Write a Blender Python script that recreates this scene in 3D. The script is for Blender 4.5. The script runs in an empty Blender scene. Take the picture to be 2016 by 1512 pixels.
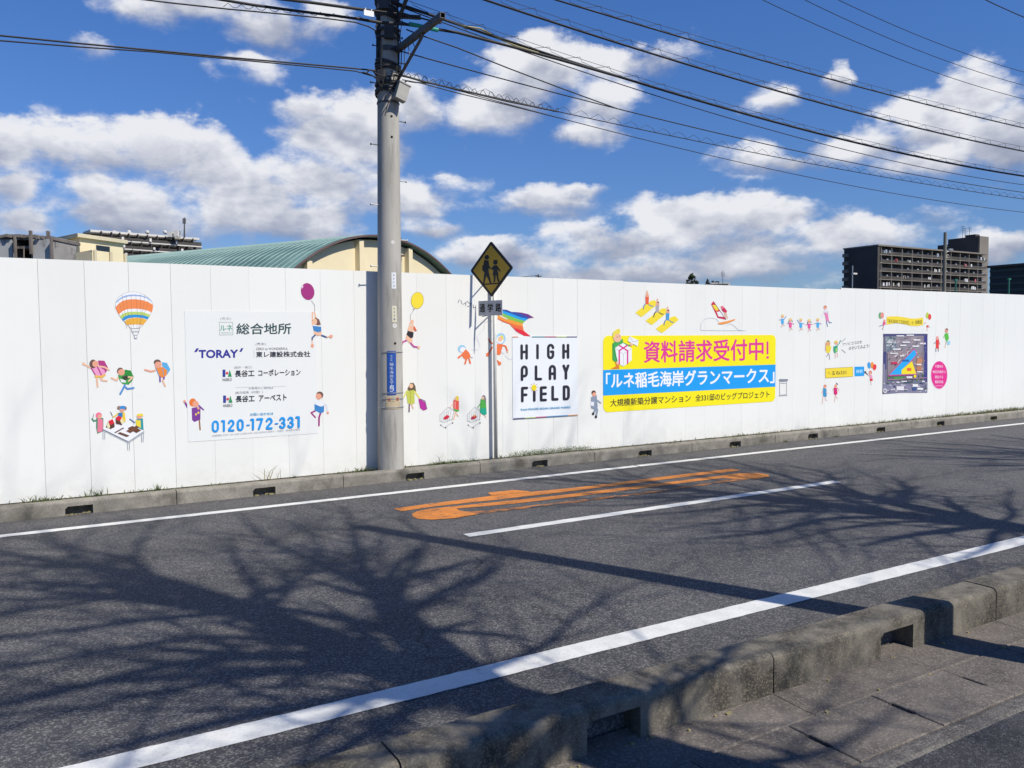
import bpy, math, random
from mathutils import Vector, Matrix
random.seed(7)
scene = bpy.context.scene
COL = scene.collection

# ------------------------------------------------------------------ camera
FPX, CX, CY = 1625.0, 1008.0, 756.0
EYE = Vector((0, 0, 1.925))
rX = Vector(((3703-CX)/FPX, -(648-CY)/FPX, -1)).normalized()
rY = Vector(((25-CX)/FPX, -(676-CY)/FPX, -1)).normalized()
rY = (rY - rX*rX.dot(rY)).normalized()
rZ = rX.cross(rY)
ROT = Matrix((rX, rY, rZ))            # world = ROT @ camera
cam_data = bpy.data.cameras.new('camera')
cam_data.sensor_width = 36
cam_data.lens = FPX/2016*36
cam_data.clip_end = 6000
cam = bpy.data.objects.new('camera', cam_data)
cam.matrix_world = Matrix.Translation(EYE) @ ROT.to_4x4()
COL.objects.link(cam)
scene.camera = cam

def ray(px, py):
    return ROT @ Vector(((px-CX)/FPX, -(py-CY)/FPX, -1)).normalized()
def on_y(px, py, y):                  # where the sight line meets the upright plane at distance y
    d = ray(px, py); return EYE + d*(y/d.y)
def on_z(px, py, z):                  # where it meets the level plane at height z
    d = ray(px, py); return EYE + d*((z-EYE.z)/d.z)
def at_depth(px, py, dep):            # at a given distance along the optical axis
    d = ROT @ Vector(((px-CX)/FPX, -(py-CY)/FPX, -1)); return EYE + d*dep

# ------------------------------------------------------------------ sun, sky, exposure
SUN_AZ = Vector((0.408, -0.913, 0)).normalized()
SUN_EL = math.radians(47.0)
to_sun = Vector((SUN_AZ.x*math.cos(SUN_EL), SUN_AZ.y*math.cos(SUN_EL), math.sin(SUN_EL)))
sun_d = bpy.data.lights.new('sun', 'SUN')
sun_d.energy = 5.0
sun_d.angle = math.radians(0.55)
sun_d.color = (1.0, 0.94, 0.83)
sun = bpy.data.objects.new('sun', sun_d)
sun.rotation_euler = to_sun.to_track_quat('Z', 'Y').to_euler()
sun.location = (0, 0, 30)
COL.objects.link(sun)

scene.view_settings.view_transform = 'Standard'
scene.view_settings.look = 'None'
scene.view_settings.gamma = 1
scene.view_settings.use_curve_mapping = False
scene.view_settings.exposure = 0.02
scene.cycles.max_bounces = 6
scene.cycles.transparent_max_bounces = 8

world = bpy.data.worlds.new('World')
scene.world = world
world.use_nodes = True

def build_sky():
    nt = world.node_tree
    N, LK = nt.nodes, nt.links
    N.clear()
    def n(t, **k):
        x = N.new(t)
        for a, b in k.items(): setattr(x, a, b)
        return x
    def math_(op, a, b=None, c=None, clamp=False):
        x = n('ShaderNodeMath', operation=op); x.use_clamp = clamp
        for i, v in enumerate((a, b, c)):
            if v is None: continue
            if isinstance(v, (int, float)): x.inputs[i].default_value = v
            else: LK.new(v, x.inputs[i])
        return x.outputs[0]
    out = n('ShaderNodeOutputWorld')
    bg = n('ShaderNodeBackground'); bg.inputs[1].default_value = 1.0
    LK.new(bg.outputs[0], out.inputs[0])
    sky = n('ShaderNodeTexSky', sky_type='NISHITA')
    sky.sun_disc = False
    sky.sun_elevation = SUN_EL
    sky.sun_rotation = math.atan2(SUN_AZ.x, SUN_AZ.y)
    sky.air_density = 1.0; sky.dust_density = 0.25; sky.ozone_density = 2.2
    tc = n('ShaderNodeTexCoord')
    sep = n('ShaderNodeSeparateXYZ'); LK.new(tc.outputs['Generated'], sep.inputs[0])
    az = math_('ARCTAN2', sep.outputs[0], sep.outputs[1])
    el = math_('ARCSINE', sep.outputs[2])
    P = n('ShaderNodeCombineXYZ'); LK.new(az, P.inputs[0]); LK.new(el, P.inputs[1])
    # warp for billowing outlines
    def noise(vec, scale, detail, rough, off):
        m = n('ShaderNodeMapping'); LK.new(vec, m.inputs[0]); m.inputs['Location'].default_value = off
        t = n('ShaderNodeTexNoise', noise_dimensions='3D')
        LK.new(m.outputs[0], t.inputs['Vector'])
        t.inputs['Scale'].default_value = scale; t.inputs['Detail'].default_value = detail
        t.inputs['Roughness'].default_value = rough
        return t
    wn = noise(P.outputs[0], 11, 5, 0.58, (3, 1, 0))
    wv = n('ShaderNodeVectorMath', operation='MULTIPLY_ADD')
    LK.new(wn.outputs['Color'], wv.inputs[0]); wv.inputs[1].default_value = (0.07, 0.04, 0)
    sh = n('ShaderNodeVectorMath', operation='ADD'); LK.new(P.outputs[0], sh.inputs[0]); sh.inputs[1].default_value = (-0.035, -0.02, 0)
    LK.new(sh.outputs[0], wv.inputs[2])
    PW = wv.outputs[0]
    blobs = [
        (390,-5,190,62),(545,50,120,48),(250,15,80,35),(205,92,72,34,.5),(500,142,60,38,.4),(640,30,60,40),
        (10,285,110,80),(110,290,110,50),(300,288,140,66),(200,300,120,56),(400,300,100,66),(40,370,70,60),
        (180,378,85,48),(300,428,230,66),(470,405,170,76),(430,350,140,50),(600,430,160,50),(30,490,90,40,.7),
        (615,205,80,46),(690,262,130,100),(640,350,140,66),(790,400,150,48),(820,215,60,66),
        (1060,135,125,80),(985,205,110,70),(1180,200,95,60),(930,240,90,42),(1150,262,80,34),(1300,110,80,34,.6),(1190,120,70,40),
        (1065,398,122,36),(890,365,55,26,.5),(1150,378,50,20),
        (1340,440,130,62),(1500,430,170,52),(1250,480,190,60),(1450,500,240,62),(1660,475,150,50),(1000,505,150,42),(1230,540,300,30),(1830,422,60,20,.5),
        (1658,158,46,36),(1925,180,110,80),(1850,240,150,75),(1980,270,110,90),(1690,285,150,50),(1480,305,80,34,.6),(1560,318,120,24),(1820,325,150,35),(1528,205,50,24,.5),
        (1970,490,90,48),(620,465,130,30),(60,440,70,34),(850,448,90,22),
    ]
    acc = None; accv = None; accw = None
    for (bx, by, rx, ry, *fa) in blobs:
        d = ray(bx, by); d1 = ray(bx+rx, by); d2 = ray(bx, by-ry)
        a0 = math.atan2(d.x, d.y); e0 = math.asin(d.z)
        ra = max(abs(math.atan2(d1.x, d1.y)-a0), 1e-3); re = max(abs(math.asin(d2.z)-e0), 1e-3)
        v = n('ShaderNodeVectorMath', operation='MULTIPLY_ADD')
        LK.new(PW, v.inputs[0]); v.inputs[1].default_value = (1/ra, 1/re, 0); v.inputs[2].default_value = (-a0/ra, -e0/re, 0)
        l = n('ShaderNodeVectorMath', operation='LENGTH'); LK.new(v.outputs[0], l.inputs[0])
        w = (ry/60.0)**0.35*(fa[0] if fa else 1.0)
        val = math_('MULTIPLY_ADD', l.outputs['Value'], -w, w)
        acc = val if acc is None else math_('SMOOTH_MAX', acc, val, 0.22)
        sv = n('ShaderNodeSeparateXYZ'); LK.new(v.outputs[0], sv.inputs[0])
        wt = math_('MULTIPLY_ADD', l.outputs['Value'], -0.8, 1.0, clamp=True)
        accw = wt if accw is None else math_('ADD', accw, wt)
        vy = math_('MULTIPLY', sv.outputs[1], wt)
        accv = vy if accv is None else math_('ADD', accv, vy)
    acc = math_('MAXIMUM', acc, -0.9)
    # elsewhere: the same kind of broken cloud
    gen = noise(P.outputs[0], 2.6, 2, 0.5, (7, 3, 0))
    g = math_('MULTIPLY_ADD', gen.outputs['Fac'], 5.0, -4.2)
    dz = math_('ABSOLUTE', math_('SUBTRACT', az, math.atan2(ray(1008, 400).x, ray(1008, 400).y)))
    m1 = math_('MULTIPLY_ADD', dz, 6.0, -3.6, clamp=True)
    m2 = math_('MULTIPLY_ADD', el, 8.0, -3.6, clamp=True)
    msk = math_('MAXIMUM', m1, m2)
    mixd = n('ShaderNodeMix', data_type='FLOAT')
    LK.new(msk, mixd.inputs[0]); LK.new(acc, mixd.inputs[2]); LK.new(g, mixd.inputs[3])
    base = mixd.outputs[0]
    st = n('ShaderNodeVectorMath', operation='MULTIPLY'); LK.new(P.outputs[0], st.inputs[0]); st.inputs[1].default_value = (1, 1.7, 1)
    f1 = noise(st.outputs[0], 14, 10, 0.58, (0, 0, 0))
    up = n('ShaderNodeVectorMath', operation='ADD'); LK.new(st.outputs[0], up.inputs[0]); up.inputs[1].default_value = (0.010, 0.028, 0)
    f2 = noise(up.outputs[0], 13, 5, 0.5, (0, 0, 0))
    dens = math_('ADD', base, math_('MULTIPLY_ADD', f1.outputs['Fac'], 2.1, -1.03))
    alpha = n('ShaderNodeMapRange', interpolation_type='SMOOTHSTEP'); LK.new(dens, alpha.inputs[0])
    alpha.inputs[1].default_value = -0.08
    # sunlit tops and thin rims, grey bellies
    vert = math_('DIVIDE', accv, math_('MAXIMUM', accw, 0.25))
    LK.new(math_('MULTIPLY_ADD', vert, -0.38, 0.60), alpha.inputs[2])
    rel = math_('SUBTRACT', f1.outputs['Fac'], f2.outputs['Fac'])
    thick = n('ShaderNodeMapRange'); LK.new(dens, thick.inputs[0])
    thick.inputs[1].default_value = 0.3; thick.inputs[2].default_value = 1.5
    thick.inputs[3].default_value = 0.74; thick.inputs[4].default_value = 0.55
    lit = math_('ADD', thick.outputs[0], math_('MULTIPLY', rel, 1.7))
    lit = math_('ADD', lit, math_('MULTIPLY', vert, 0.70))
    low = n('ShaderNodeMapRange'); LK.new(el, low.inputs[0])
    low.inputs[1].default_value = 0.05; low.inputs[2].default_value = 0.2
    low.inputs[3].default_value = -0.12; low.inputs[4].default_value = 0.04
    lit = math_('ADD', lit, low.outputs[0], clamp=True)
    cr = n('ShaderNodeValToRGB'); LK.new(lit, cr.inputs[0])
    cr.color_ramp.elements[0].position = 0.12; cr.color_ramp.elements[0].color = (0.27, 0.31, 0.43, 1)
    cr.color_ramp.elements[1].position = 0.95; cr.color_ramp.elements[1].color = (0.83, 0.84, 0.88, 1)
    e = cr.color_ramp.elements.new(0.5); e.color = (0.46, 0.49, 0.59, 1)
    # deep, dry winter-sky blue: the physical sky through one tint, a touch paler towards the horizon
    hz_ = n('ShaderNodeMapRange'); LK.new(el, hz_.inputs[0]); hz_.inputs[1].default_value = 0.03; hz_.inputs[2].default_value = 0.36
    hm = n('ShaderNodeMix', data_type='RGBA'); LK.new(hz_.outputs[0], hm.inputs[0]); hm.inputs[6].default_value = (0.36, 0.47, 0.70, 1); hm.inputs[7].default_value = (0.335, 0.56, 0.92, 1)
    dp = n('ShaderNodeVectorMath', operation='MULTIPLY'); LK.new(sky.outputs[0], dp.inputs[0]); LK.new(hm.outputs[2], dp.inputs[1])
    sk = n('ShaderNodeVectorMath', operation='SCALE'); LK.new(dp.outputs[0], sk.inputs[0]); sk.inputs[3].default_value = SKY_STRENGTH
    mx = n('ShaderNodeMix', data_type='RGBA'); LK.new(math_('MULTIPLY', alpha.outputs[0], 0.97), mx.inputs[0])
    LK.new(sk.outputs[0], mx.inputs[6]); LK.new(cr.outputs[0], mx.inputs[7])
    LK.new(mx.outputs[2], bg.inputs[0])
SKY_STRENGTH = 0.134
build_sky()

# ------------------------------------------------------------------ materials
MATS = {}
def principled(name, col, rough=0.7, metal=0.0, spec=0.5):
    m = bpy.data.materials.new(name); m.use_nodes = True
    b = m.node_tree.nodes['Principled BSDF']
    b.inputs['Base Color'].default_value = (*col, 1); b.inputs['Roughness'].default_value = rough
    b.inputs['Metallic'].default_value = metal; b.inputs['Specular IOR Level'].default_value = spec
    return m, b
def rough_mat(name, c1, c2, scale=8, rough=0.85, detail=6, bump=0.0, bscale=60, stretch=(1,1,1), c3=None, c3scale=3, c3t=(0.52,0.62),
              speck=None, speckscale=300, specka=0.3, metal=0.0, bdist=0.01, c3stretch=(1,1,1), objrand=0.0, lo=0.3, hi=0.7):
    m, b = principled(name, c1, rough, metal)
    nt = m.node_tree; N, L = nt.nodes, nt.links
    tc = N.new('ShaderNodeNewGeometry')
    mp = N.new('ShaderNodeMapping'); mp.inputs['Scale'].default_value = stretch; L.new(tc.outputs['Position'], mp.inputs[0])
    t = N.new('ShaderNodeTexNoise'); t.inputs['Scale'].default_value = scale; t.inputs['Detail'].default_value = detail
    L.new(mp.outputs[0], t.inputs['Vector'])
    r = N.new('ShaderNodeMapRange'); L.new(t.outputs['Fac'], r.inputs[0]); r.inputs[1].default_value = lo; r.inputs[2].default_value = hi
    mx = N.new('ShaderNodeMix'); mx.data_type = 'RGBA'; L.new(r.outputs[0], mx.inputs[0])
    mx.inputs[6].default_value = (*c1, 1); mx.inputs[7].default_value = (*c2, 1)
    cur = mx.outputs[2]
    if c3 is not None:
        mp3 = N.new('ShaderNodeMapping'); mp3.inputs['Scale'].default_value = c3stretch; L.new(tc.outputs['Position'], mp3.inputs[0])
        t3 = N.new('ShaderNodeTexNoise'); t3.inputs['Scale'].default_value = c3scale; t3.inputs['Detail'].default_value = 5; t3.inputs['Roughness'].default_value = 0.65
        L.new(mp3.outputs[0], t3.inputs['Vector'])
        r3 = N.new('ShaderNodeMapRange'); L.new(t3.outputs['Fac'], r3.inputs[0]); r3.inputs[1].default_value = c3t[0]; r3.inputs[2].default_value = c3t[1]
        m3 = N.new('ShaderNodeMix'); m3.data_type = 'RGBA'; L.new(r3.outputs[0], m3.inputs[0]); L.new(cur, m3.inputs[6]); m3.inputs[7].default_value = (*c3, 1)
        cur = m3.outputs[2]
    if speck is not None:
        v = N.new('ShaderNodeTexVoronoi'); v.inputs['Scale'].default_value = speckscale; L.new(tc.outputs['Position'], v.inputs['Vector'])
        sc = N.new('ShaderNodeSeparateColor'); L.new(v.outputs['Color'], sc.inputs[0])
        rr = N.new('ShaderNodeMapRange'); L.new(sc.outputs[0], rr.inputs[0]); rr.inputs[1].default_value = 0.55; rr.inputs[2].default_value = 1.0
        rr.inputs[4].default_value = specka
        ms = N.new('ShaderNodeMix'); ms.data_type = 'RGBA'; L.new(rr.outputs[0], ms.inputs[0]); L.new(cur, ms.inputs[6]); ms.inputs[7].default_value = (*speck, 1)
        cur = ms.outputs[2]
    if objrand:
        oi = N.new('ShaderNodeObjectInfo')
        mr = N.new('ShaderNodeMapRange'); L.new(oi.outputs['Random'], mr.inputs[0]); mr.inputs[3].default_value = 1-objrand; mr.inputs[4].default_value = 1+objrand*0.4
        vs = N.new('ShaderNodeVectorMath'); vs.operation = 'SCALE'; L.new(cur, vs.inputs[0]); L.new(mr.outputs[0], vs.inputs[3]); cur = vs.outputs[0]
    L.new(cur, b.inputs['Base Color'])
    if bump:
        tb = N.new('ShaderNodeTexNoise'); tb.inputs['Scale'].default_value = bscale; tb.inputs['Detail'].default_value = 4; L.new(tc.outputs['Position'], tb.inputs['Vector'])
        bp = N.new('ShaderNodeBump'); bp.inputs['Strength'].default_value = bump; bp.inputs['Distance'].default_value = bdist
        L.new(tb.outputs['Fac'], bp.inputs['Height']); L.new(bp.outputs[0], b.inputs['Normal'])
    return m

M_ASPH = rough_mat('road_asphalt', (0.045,0.045,0.049), (0.069,0.068,0.072), scale=0.9, detail=8, rough=0.88, bump=0.7, bscale=120, bdist=0.006, stretch=(0.5,1.6,1),
                   c3=(0.034,0.034,0.040), c3scale=1.4, c3t=(0.52,0.75), c3stretch=(0.25,1.3,1), speck=(0.22,0.21,0.20), speckscale=95, specka=0.85, lo=0.25, hi=0.75)
def road_wear(m):
    nt = m.node_tree; N, L = nt.nodes, nt.links; b = N['Principled BSDF']
    src = b.inputs['Base Color'].links[0].from_socket
    g = N.new('ShaderNodeNewGeometry'); sp = N.new('ShaderNodeSeparateXYZ'); L.new(g.outputs['Position'], sp.inputs[0])
    def M(op, a, b_=None, c=None, clamp=False):
        x = N.new('ShaderNodeMath'); x.operation = op; x.use_clamp = clamp
        for i, v in enumerate((a, b_, c)):
            if v is None: continue
            if isinstance(v, (int, float)): x.inputs[i].default_value = v
            else: L.new(v, x.inputs[i])
        return x.outputs[0]
    # wheel tracks polished lighter, oil-darkened lane middles
    wob = N.new('ShaderNodeTexNoise'); wob.inputs['Scale'].default_value = 0.35; L.new(g.outputs['Position'], wob.inputs['Vector'])
    yy = M('ADD', sp.outputs[1], M('MULTIPLY', wob.outputs['Fac'], 0.5))
    tr = M('SINE', M('MULTIPLY', yy, 4.0))
    f = M('MULTIPLY_ADD', tr, 0.07, 1.0)
    # fine cracks, only here and there
    v = N.new('ShaderNodeTexVoronoi'); v.feature = 'DISTANCE_TO_EDGE'; v.inputs['Scale'].default_value = 0.9
    wn = N.new('ShaderNodeTexNoise'); wn.inputs['Scale'].default_value = 5; wn.inputs['Detail'].default_value = 5; L.new(g.outputs['Position'], wn.inputs['Vector'])
    wv = N.new('ShaderNodeVectorMath'); wv.operation = 'MULTIPLY_ADD'; L.new(wn.outputs['Color'], wv.inputs[0]); wv.inputs[1].default_value = (0.35,0.35,0); L.new(g.outputs['Position'], wv.inputs[2])
    L.new(wv.outputs[0], v.inputs['Vector'])
    ck = M('LESS_THAN', v.outputs['Distance'], 0.0045)
    big = N.new('ShaderNodeTexNoise'); big.inputs['Scale'].default_value = 0.45; big.inputs['Detail'].default_value = 2; L.new(g.outputs['Position'], big.inputs['Vector'])
    ck = M('MULTIPLY', ck, M('GREATER_THAN', big.outputs['Fac'], 0.56))
    f = M('MULTIPLY', f, M('MULTIPLY_ADD', ck, -0.55, 1.0))
    # silt and damp along the gutters (own shape)
    st = N.new('ShaderNodeTexNoise'); st.inputs['Scale'].default_value = 2.2; st.inputs['Detail'].default_value = 6
    mp = N.new('ShaderNodeMapping'); mp.inputs['Scale'].default_value = (0.3, 2, 1); L.new(g.outputs['Position'], mp.inputs[0]); L.new(mp.outputs[0], st.inputs['Vector'])
    edge = M('MULTIPLY_ADD', M('ABSOLUTE', M('SUBTRACT', sp.outputs[1], 7.43)), 2.2, -7.2, clamp=True)
    silt = M('MULTIPLY', edge, M('MULTIPLY_ADD', st.outputs['Fac'], 3.0, -1.1, clamp=True))
    vs = N.new('ShaderNodeVectorMath'); vs.operation = 'SCALE'; L.new(src, vs.inputs[0]); L.new(f, vs.inputs[3])
    mx = N.new('ShaderNodeMix'); mx.data_type = 'RGBA'; L.new(M('MULTIPLY', silt, 0.55), mx.inputs[0]); L.new(vs.outputs[0], mx.inputs[6]); mx.inputs[7].default_value = (0.105,0.097,0.085,1)
    L.new(mx.outputs[2], b.inputs['Base Color'])
road_wear(M_ASPH)
M_SWALK = rough_mat('sidewalk_asphalt', (0.022,0.023,0.026), (0.045,0.045,0.05), scale=4, rough=0.9, bump=0.9, bscale=90, bdist=0.012, speck=(0.10,0.10,0.11), speckscale=85, specka=0.8)
M_KERB = rough_mat('kerb_concrete', (0.20,0.185,0.155), (0.32,0.295,0.25), scale=5, rough=0.9, bump=0.4, bscale=160, bdist=0.004, c3=(0.10,0.092,0.075), c3scale=2.2, c3t=(0.5,0.68),
                   speck=(0.12,0.105,0.08), speckscale=90, specka=0.5, objrand=0.12)
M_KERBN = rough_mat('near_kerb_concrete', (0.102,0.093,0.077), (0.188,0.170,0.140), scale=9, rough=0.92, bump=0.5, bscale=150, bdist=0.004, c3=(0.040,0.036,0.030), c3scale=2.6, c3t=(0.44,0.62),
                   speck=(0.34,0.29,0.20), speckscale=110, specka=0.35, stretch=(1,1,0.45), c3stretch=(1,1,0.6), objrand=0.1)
M_SLAB = rough_mat('gutter_concrete', (0.092,0.080,0.070), (0.165,0.145,0.125), scale=6, rough=0.93, bump=0.5, bscale=140, bdist=0.005, c3=(0.062,0.055,0.05), c3scale=3, c3t=(0.5,0.7),
                   speck=(0.30,0.26,0.235), speckscale=100, specka=0.5, objrand=0.12)
M_EDGE = rough_mat('gravelly_edge', (0.075,0.068,0.062), (0.15,0.138,0.125), scale=14, rough=0.95, bump=0.9, bscale=90, bdist=0.012, speck=(0.26,0.24,0.22), speckscale=80, specka=0.6)
M_SOIL = rough_mat('verge_soil', (0.10,0.085,0.06), (0.21,0.18,0.13), scale=12, rough=0.95, bump=0.8, bscale=50, bdist=0.02)
M_GROUND = rough_mat('ground_soil', (0.035,0.037,0.030), (0.06,0.058,0.048), scale=0.2, rough=0.95)
M_WLINE = rough_mat('white_road_paint', (0.62,0.62,0.59), (0.74,0.74,0.71), scale=5, rough=0.75, bump=0.25, bscale=120, bdist=0.004, c3=(0.36,0.36,0.35), c3scale=9, c3t=(0.6,0.78), speck=(0.42,0.42,0.41), speckscale=80, specka=0.28)
M_ORANGE = rough_mat('orange_road_paint', (0.70,0.235,0.028), (0.56,0.185,0.03), scale=6, rough=0.8, bump=0.3, bscale=120, bdist=0.004, c3=(0.085,0.065,0.055), c3scale=24, c3t=(0.57,0.64), c3stretch=(0.25,1,1), speck=(0.25,0.10,0.04), speckscale=80, specka=0.4)
M_ORANGEW = rough_mat('worn_orange_paint', (0.56,0.19,0.03), (0.30,0.12,0.04), scale=6, rough=0.85, c3=(0.055,0.052,0.055), c3scale=20, c3t=(0.46,0.54), c3stretch=(0.25,1,1))
M_PANEL = rough_mat('fence_panel_white', (0.765,0.768,0.735), (0.80,0.803,0.77), scale=0.7, rough=0.42, bump=0.05, bscale=3, bdist=0.01, objrand=0.02)
def panel_dirt(m):
    nt = m.node_tree; N, L = nt.nodes, nt.links; b = N['Principled BSDF']
    src = b.inputs['Base Color'].links[0].from_socket
    g = N.new('ShaderNodeNewGeometry'); sp = N.new('ShaderNodeSeparateXYZ'); L.new(g.outputs['Position'], sp.inputs[0])
    t = N.new('ShaderNodeTexNoise'); t.inputs['Scale'].default_value = 7; t.inputs['Detail'].default_value = 7; t.inputs['Roughness'].default_value = 0.7; L.new(g.outputs['Position'], t.inputs['Vector'])
    mp = N.new('ShaderNodeMapping'); mp.inputs['Scale'].default_value = (22, 1, 0.6); L.new(g.outputs['Position'], mp.inputs[0])
    t2 = N.new('ShaderNodeTexNoise'); t2.inputs['Scale'].default_value = 1; t2.inputs['Detail'].default_value = 3; L.new(mp.outputs[0], t2.inputs['Vector'])
    z = N.new('ShaderNodeMapRange'); L.new(sp.outputs[2], z.inputs[0]); z.inputs[1].default_value = 0.42; z.inputs[2].default_value = 0.0
    r = N.new('ShaderNodeMapRange'); L.new(t.outputs['Fac'], r.inputs[0]); r.inputs[1].default_value = 0.42; r.inputs[2].default_value = 0.72
    a = N.new('ShaderNodeMath'); a.operation = 'MULTIPLY'; L.new(z.outputs[0], a.inputs[0]); L.new(r.outputs[0], a.inputs[1])
    r2 = N.new('ShaderNodeMapRange'); L.new(t2.outputs['Fac'], r2.inputs[0]); r2.inputs[1].default_value = 0.58; r2.inputs[2].default_value = 0.8; r2.inputs[4].default_value = 0.03
    s_ = N.new('ShaderNodeMath'); s_.operation = 'MULTIPLY_ADD'; s_.use_clamp = True; L.new(a.outputs[0], s_.inputs[0]); s_.inputs[1].default_value = 0.2; L.new(r2.outputs[0], s_.inputs[2])
    mx = N.new('ShaderNodeMix'); mx.data_type = 'RGBA'; L.new(s_.outputs[0], mx.inputs[0]); L.new(src, mx.inputs[6]); mx.inputs[7].default_value = (0.36,0.33,0.27,1)
    L.new(mx.outputs[2], b.inputs['Base Color'])
panel_dirt(M_PANEL)
M_SEAM = rough_mat('fence_backing_grey', (0.55,0.55,0.55), (0.6,0.6,0.6), rough=0.6)
M_POLE = rough_mat('pole_concrete', (0.36,0.345,0.31), (0.45,0.43,0.39), scale=3, rough=0.85, bump=0.25, bscale=70, bdist=0.004, stretch=(1,1,0.35),
                   c3=(0.25,0.235,0.21), c3scale=4, c3t=(0.5,0.72), c3stretch=(2,2,0.25))
M_GALV = rough_mat('galvanised_steel', (0.30,0.31,0.32), (0.42,0.43,0.44), scale=15, rough=0.5, metal=0.6)
M_ARM = rough_mat('weathered_steel_arm', (0.07,0.07,0.075), (0.12,0.12,0.125), scale=12, rough=0.6, metal=0.3)
M_POST = rough_mat('sign_post_steel', (0.62,0.62,0.58), (0.70,0.70,0.66), scale=9, rough=0.5, metal=0.1)
M_CABLE = rough_mat('black_cable', (0.012,0.012,0.014), (0.022,0.022,0.024), scale=4, rough=0.65)
M_BARK = rough_mat('bark', (0.09,0.075,0.06), (0.16,0.14,0.12), scale=14, rough=0.95, stretch=(1,1,0.3))
M_LEAF = rough_mat('weed_leaf', (0.055,0.085,0.022), (0.11,0.15,0.045), scale=9, rough=0.8)
M_DRY = rough_mat('dry_grass', (0.30,0.25,0.13), (0.20,0.19,0.08), scale=9, rough=0.85)
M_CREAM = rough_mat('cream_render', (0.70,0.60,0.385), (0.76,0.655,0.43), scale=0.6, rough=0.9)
M_CREAM2 = rough_mat('cream_dark_trim', (0.55,0.48,0.33), (0.60,0.53,0.37), scale=0.6, rough=0.9)  # deeper cream for the roof edge, louvre and ribs
M_GREEN = rough_mat('green_metal_roof', (0.085,0.165,0.148), (0.125,0.215,0.192), scale=0.35, rough=0.55, c3=(0.20,0.33,0.29), c3scale=0.15, c3t=(0.5,0.7))
M_GREENR = rough_mat('pale_roof_seam', (0.17,0.27,0.25), (0.22,0.32,0.30), scale=0.5, rough=0.6)
M_BROWN = rough_mat('brown_fascia', (0.10,0.06,0.055), (0.14,0.085,0.075), scale=0.8, rough=0.7)
M_DKCONC = rough_mat('dark_brown_concrete', (0.052,0.047,0.045), (0.075,0.068,0.062), scale=0.15, rough=0.9)
M_TAUPE = rough_mat('taupe_concrete', (0.18,0.16,0.135), (0.22,0.195,0.165), scale=0.15, rough=0.9)
M_BALC = rough_mat('brown_balcony_panel', (0.05,0.043,0.04), (0.075,0.065,0.06), scale=0.3, rough=0.85)
M_GLASS = principled('dark_window_glass', (0.02,0.024,0.03), 0.12, 0, 0.6)[0]
M_WHITEB = rough_mat('off_white_concrete', (0.58,0.56,0.52), (0.66,0.64,0.60), scale=0.3, rough=0.9)
M_OLD = rough_mat('old_stained_concrete', (0.20,0.185,0.165), (0.36,0.345,0.32), scale=1.2, rough=0.95, c3=(0.07,0.06,0.052), c3scale=1.6, c3t=(0.5,0.62))
M_OLDP = rough_mat('old_grey_panel', (0.34,0.345,0.34), (0.44,0.445,0.44), scale=1.0, rough=0.8, c3=(0.16,0.15,0.14), c3scale=2.2, c3t=(0.55,0.7))
M_RUST = rough_mat('rusty_edge', (0.13,0.11,0.095), (0.22,0.19,0.17), scale=3, rough=0.95)
M_DARK = principled('dark_void', (0.012,0.012,0.013), 0.9)[0]
M_TREEG = rough_mat('evergreen_leaf', (0.03,0.05,0.022), (0.06,0.085,0.03), scale=1, rough=0.9)
M_GPOLE = principled('green_painted_steel', (0.02,0.16,0.10), 0.5)[0]
def pmat(col, rough=0.55):            # flat printed colour, cached
    k = tuple(round(c, 3) for c in col)
    if k not in MATS:
        MATS[k] = principled('print_ink', k, rough)[0]
    return MATS[k]
def hexc(h):
    v = [int(h[i:i+2], 16)/255 for i in (0, 2, 4)]
    return tuple((c/12.92 if c <= 0.04045 else ((c+0.055)/1.055)**2.4)*0.86 for c in v)

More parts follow.
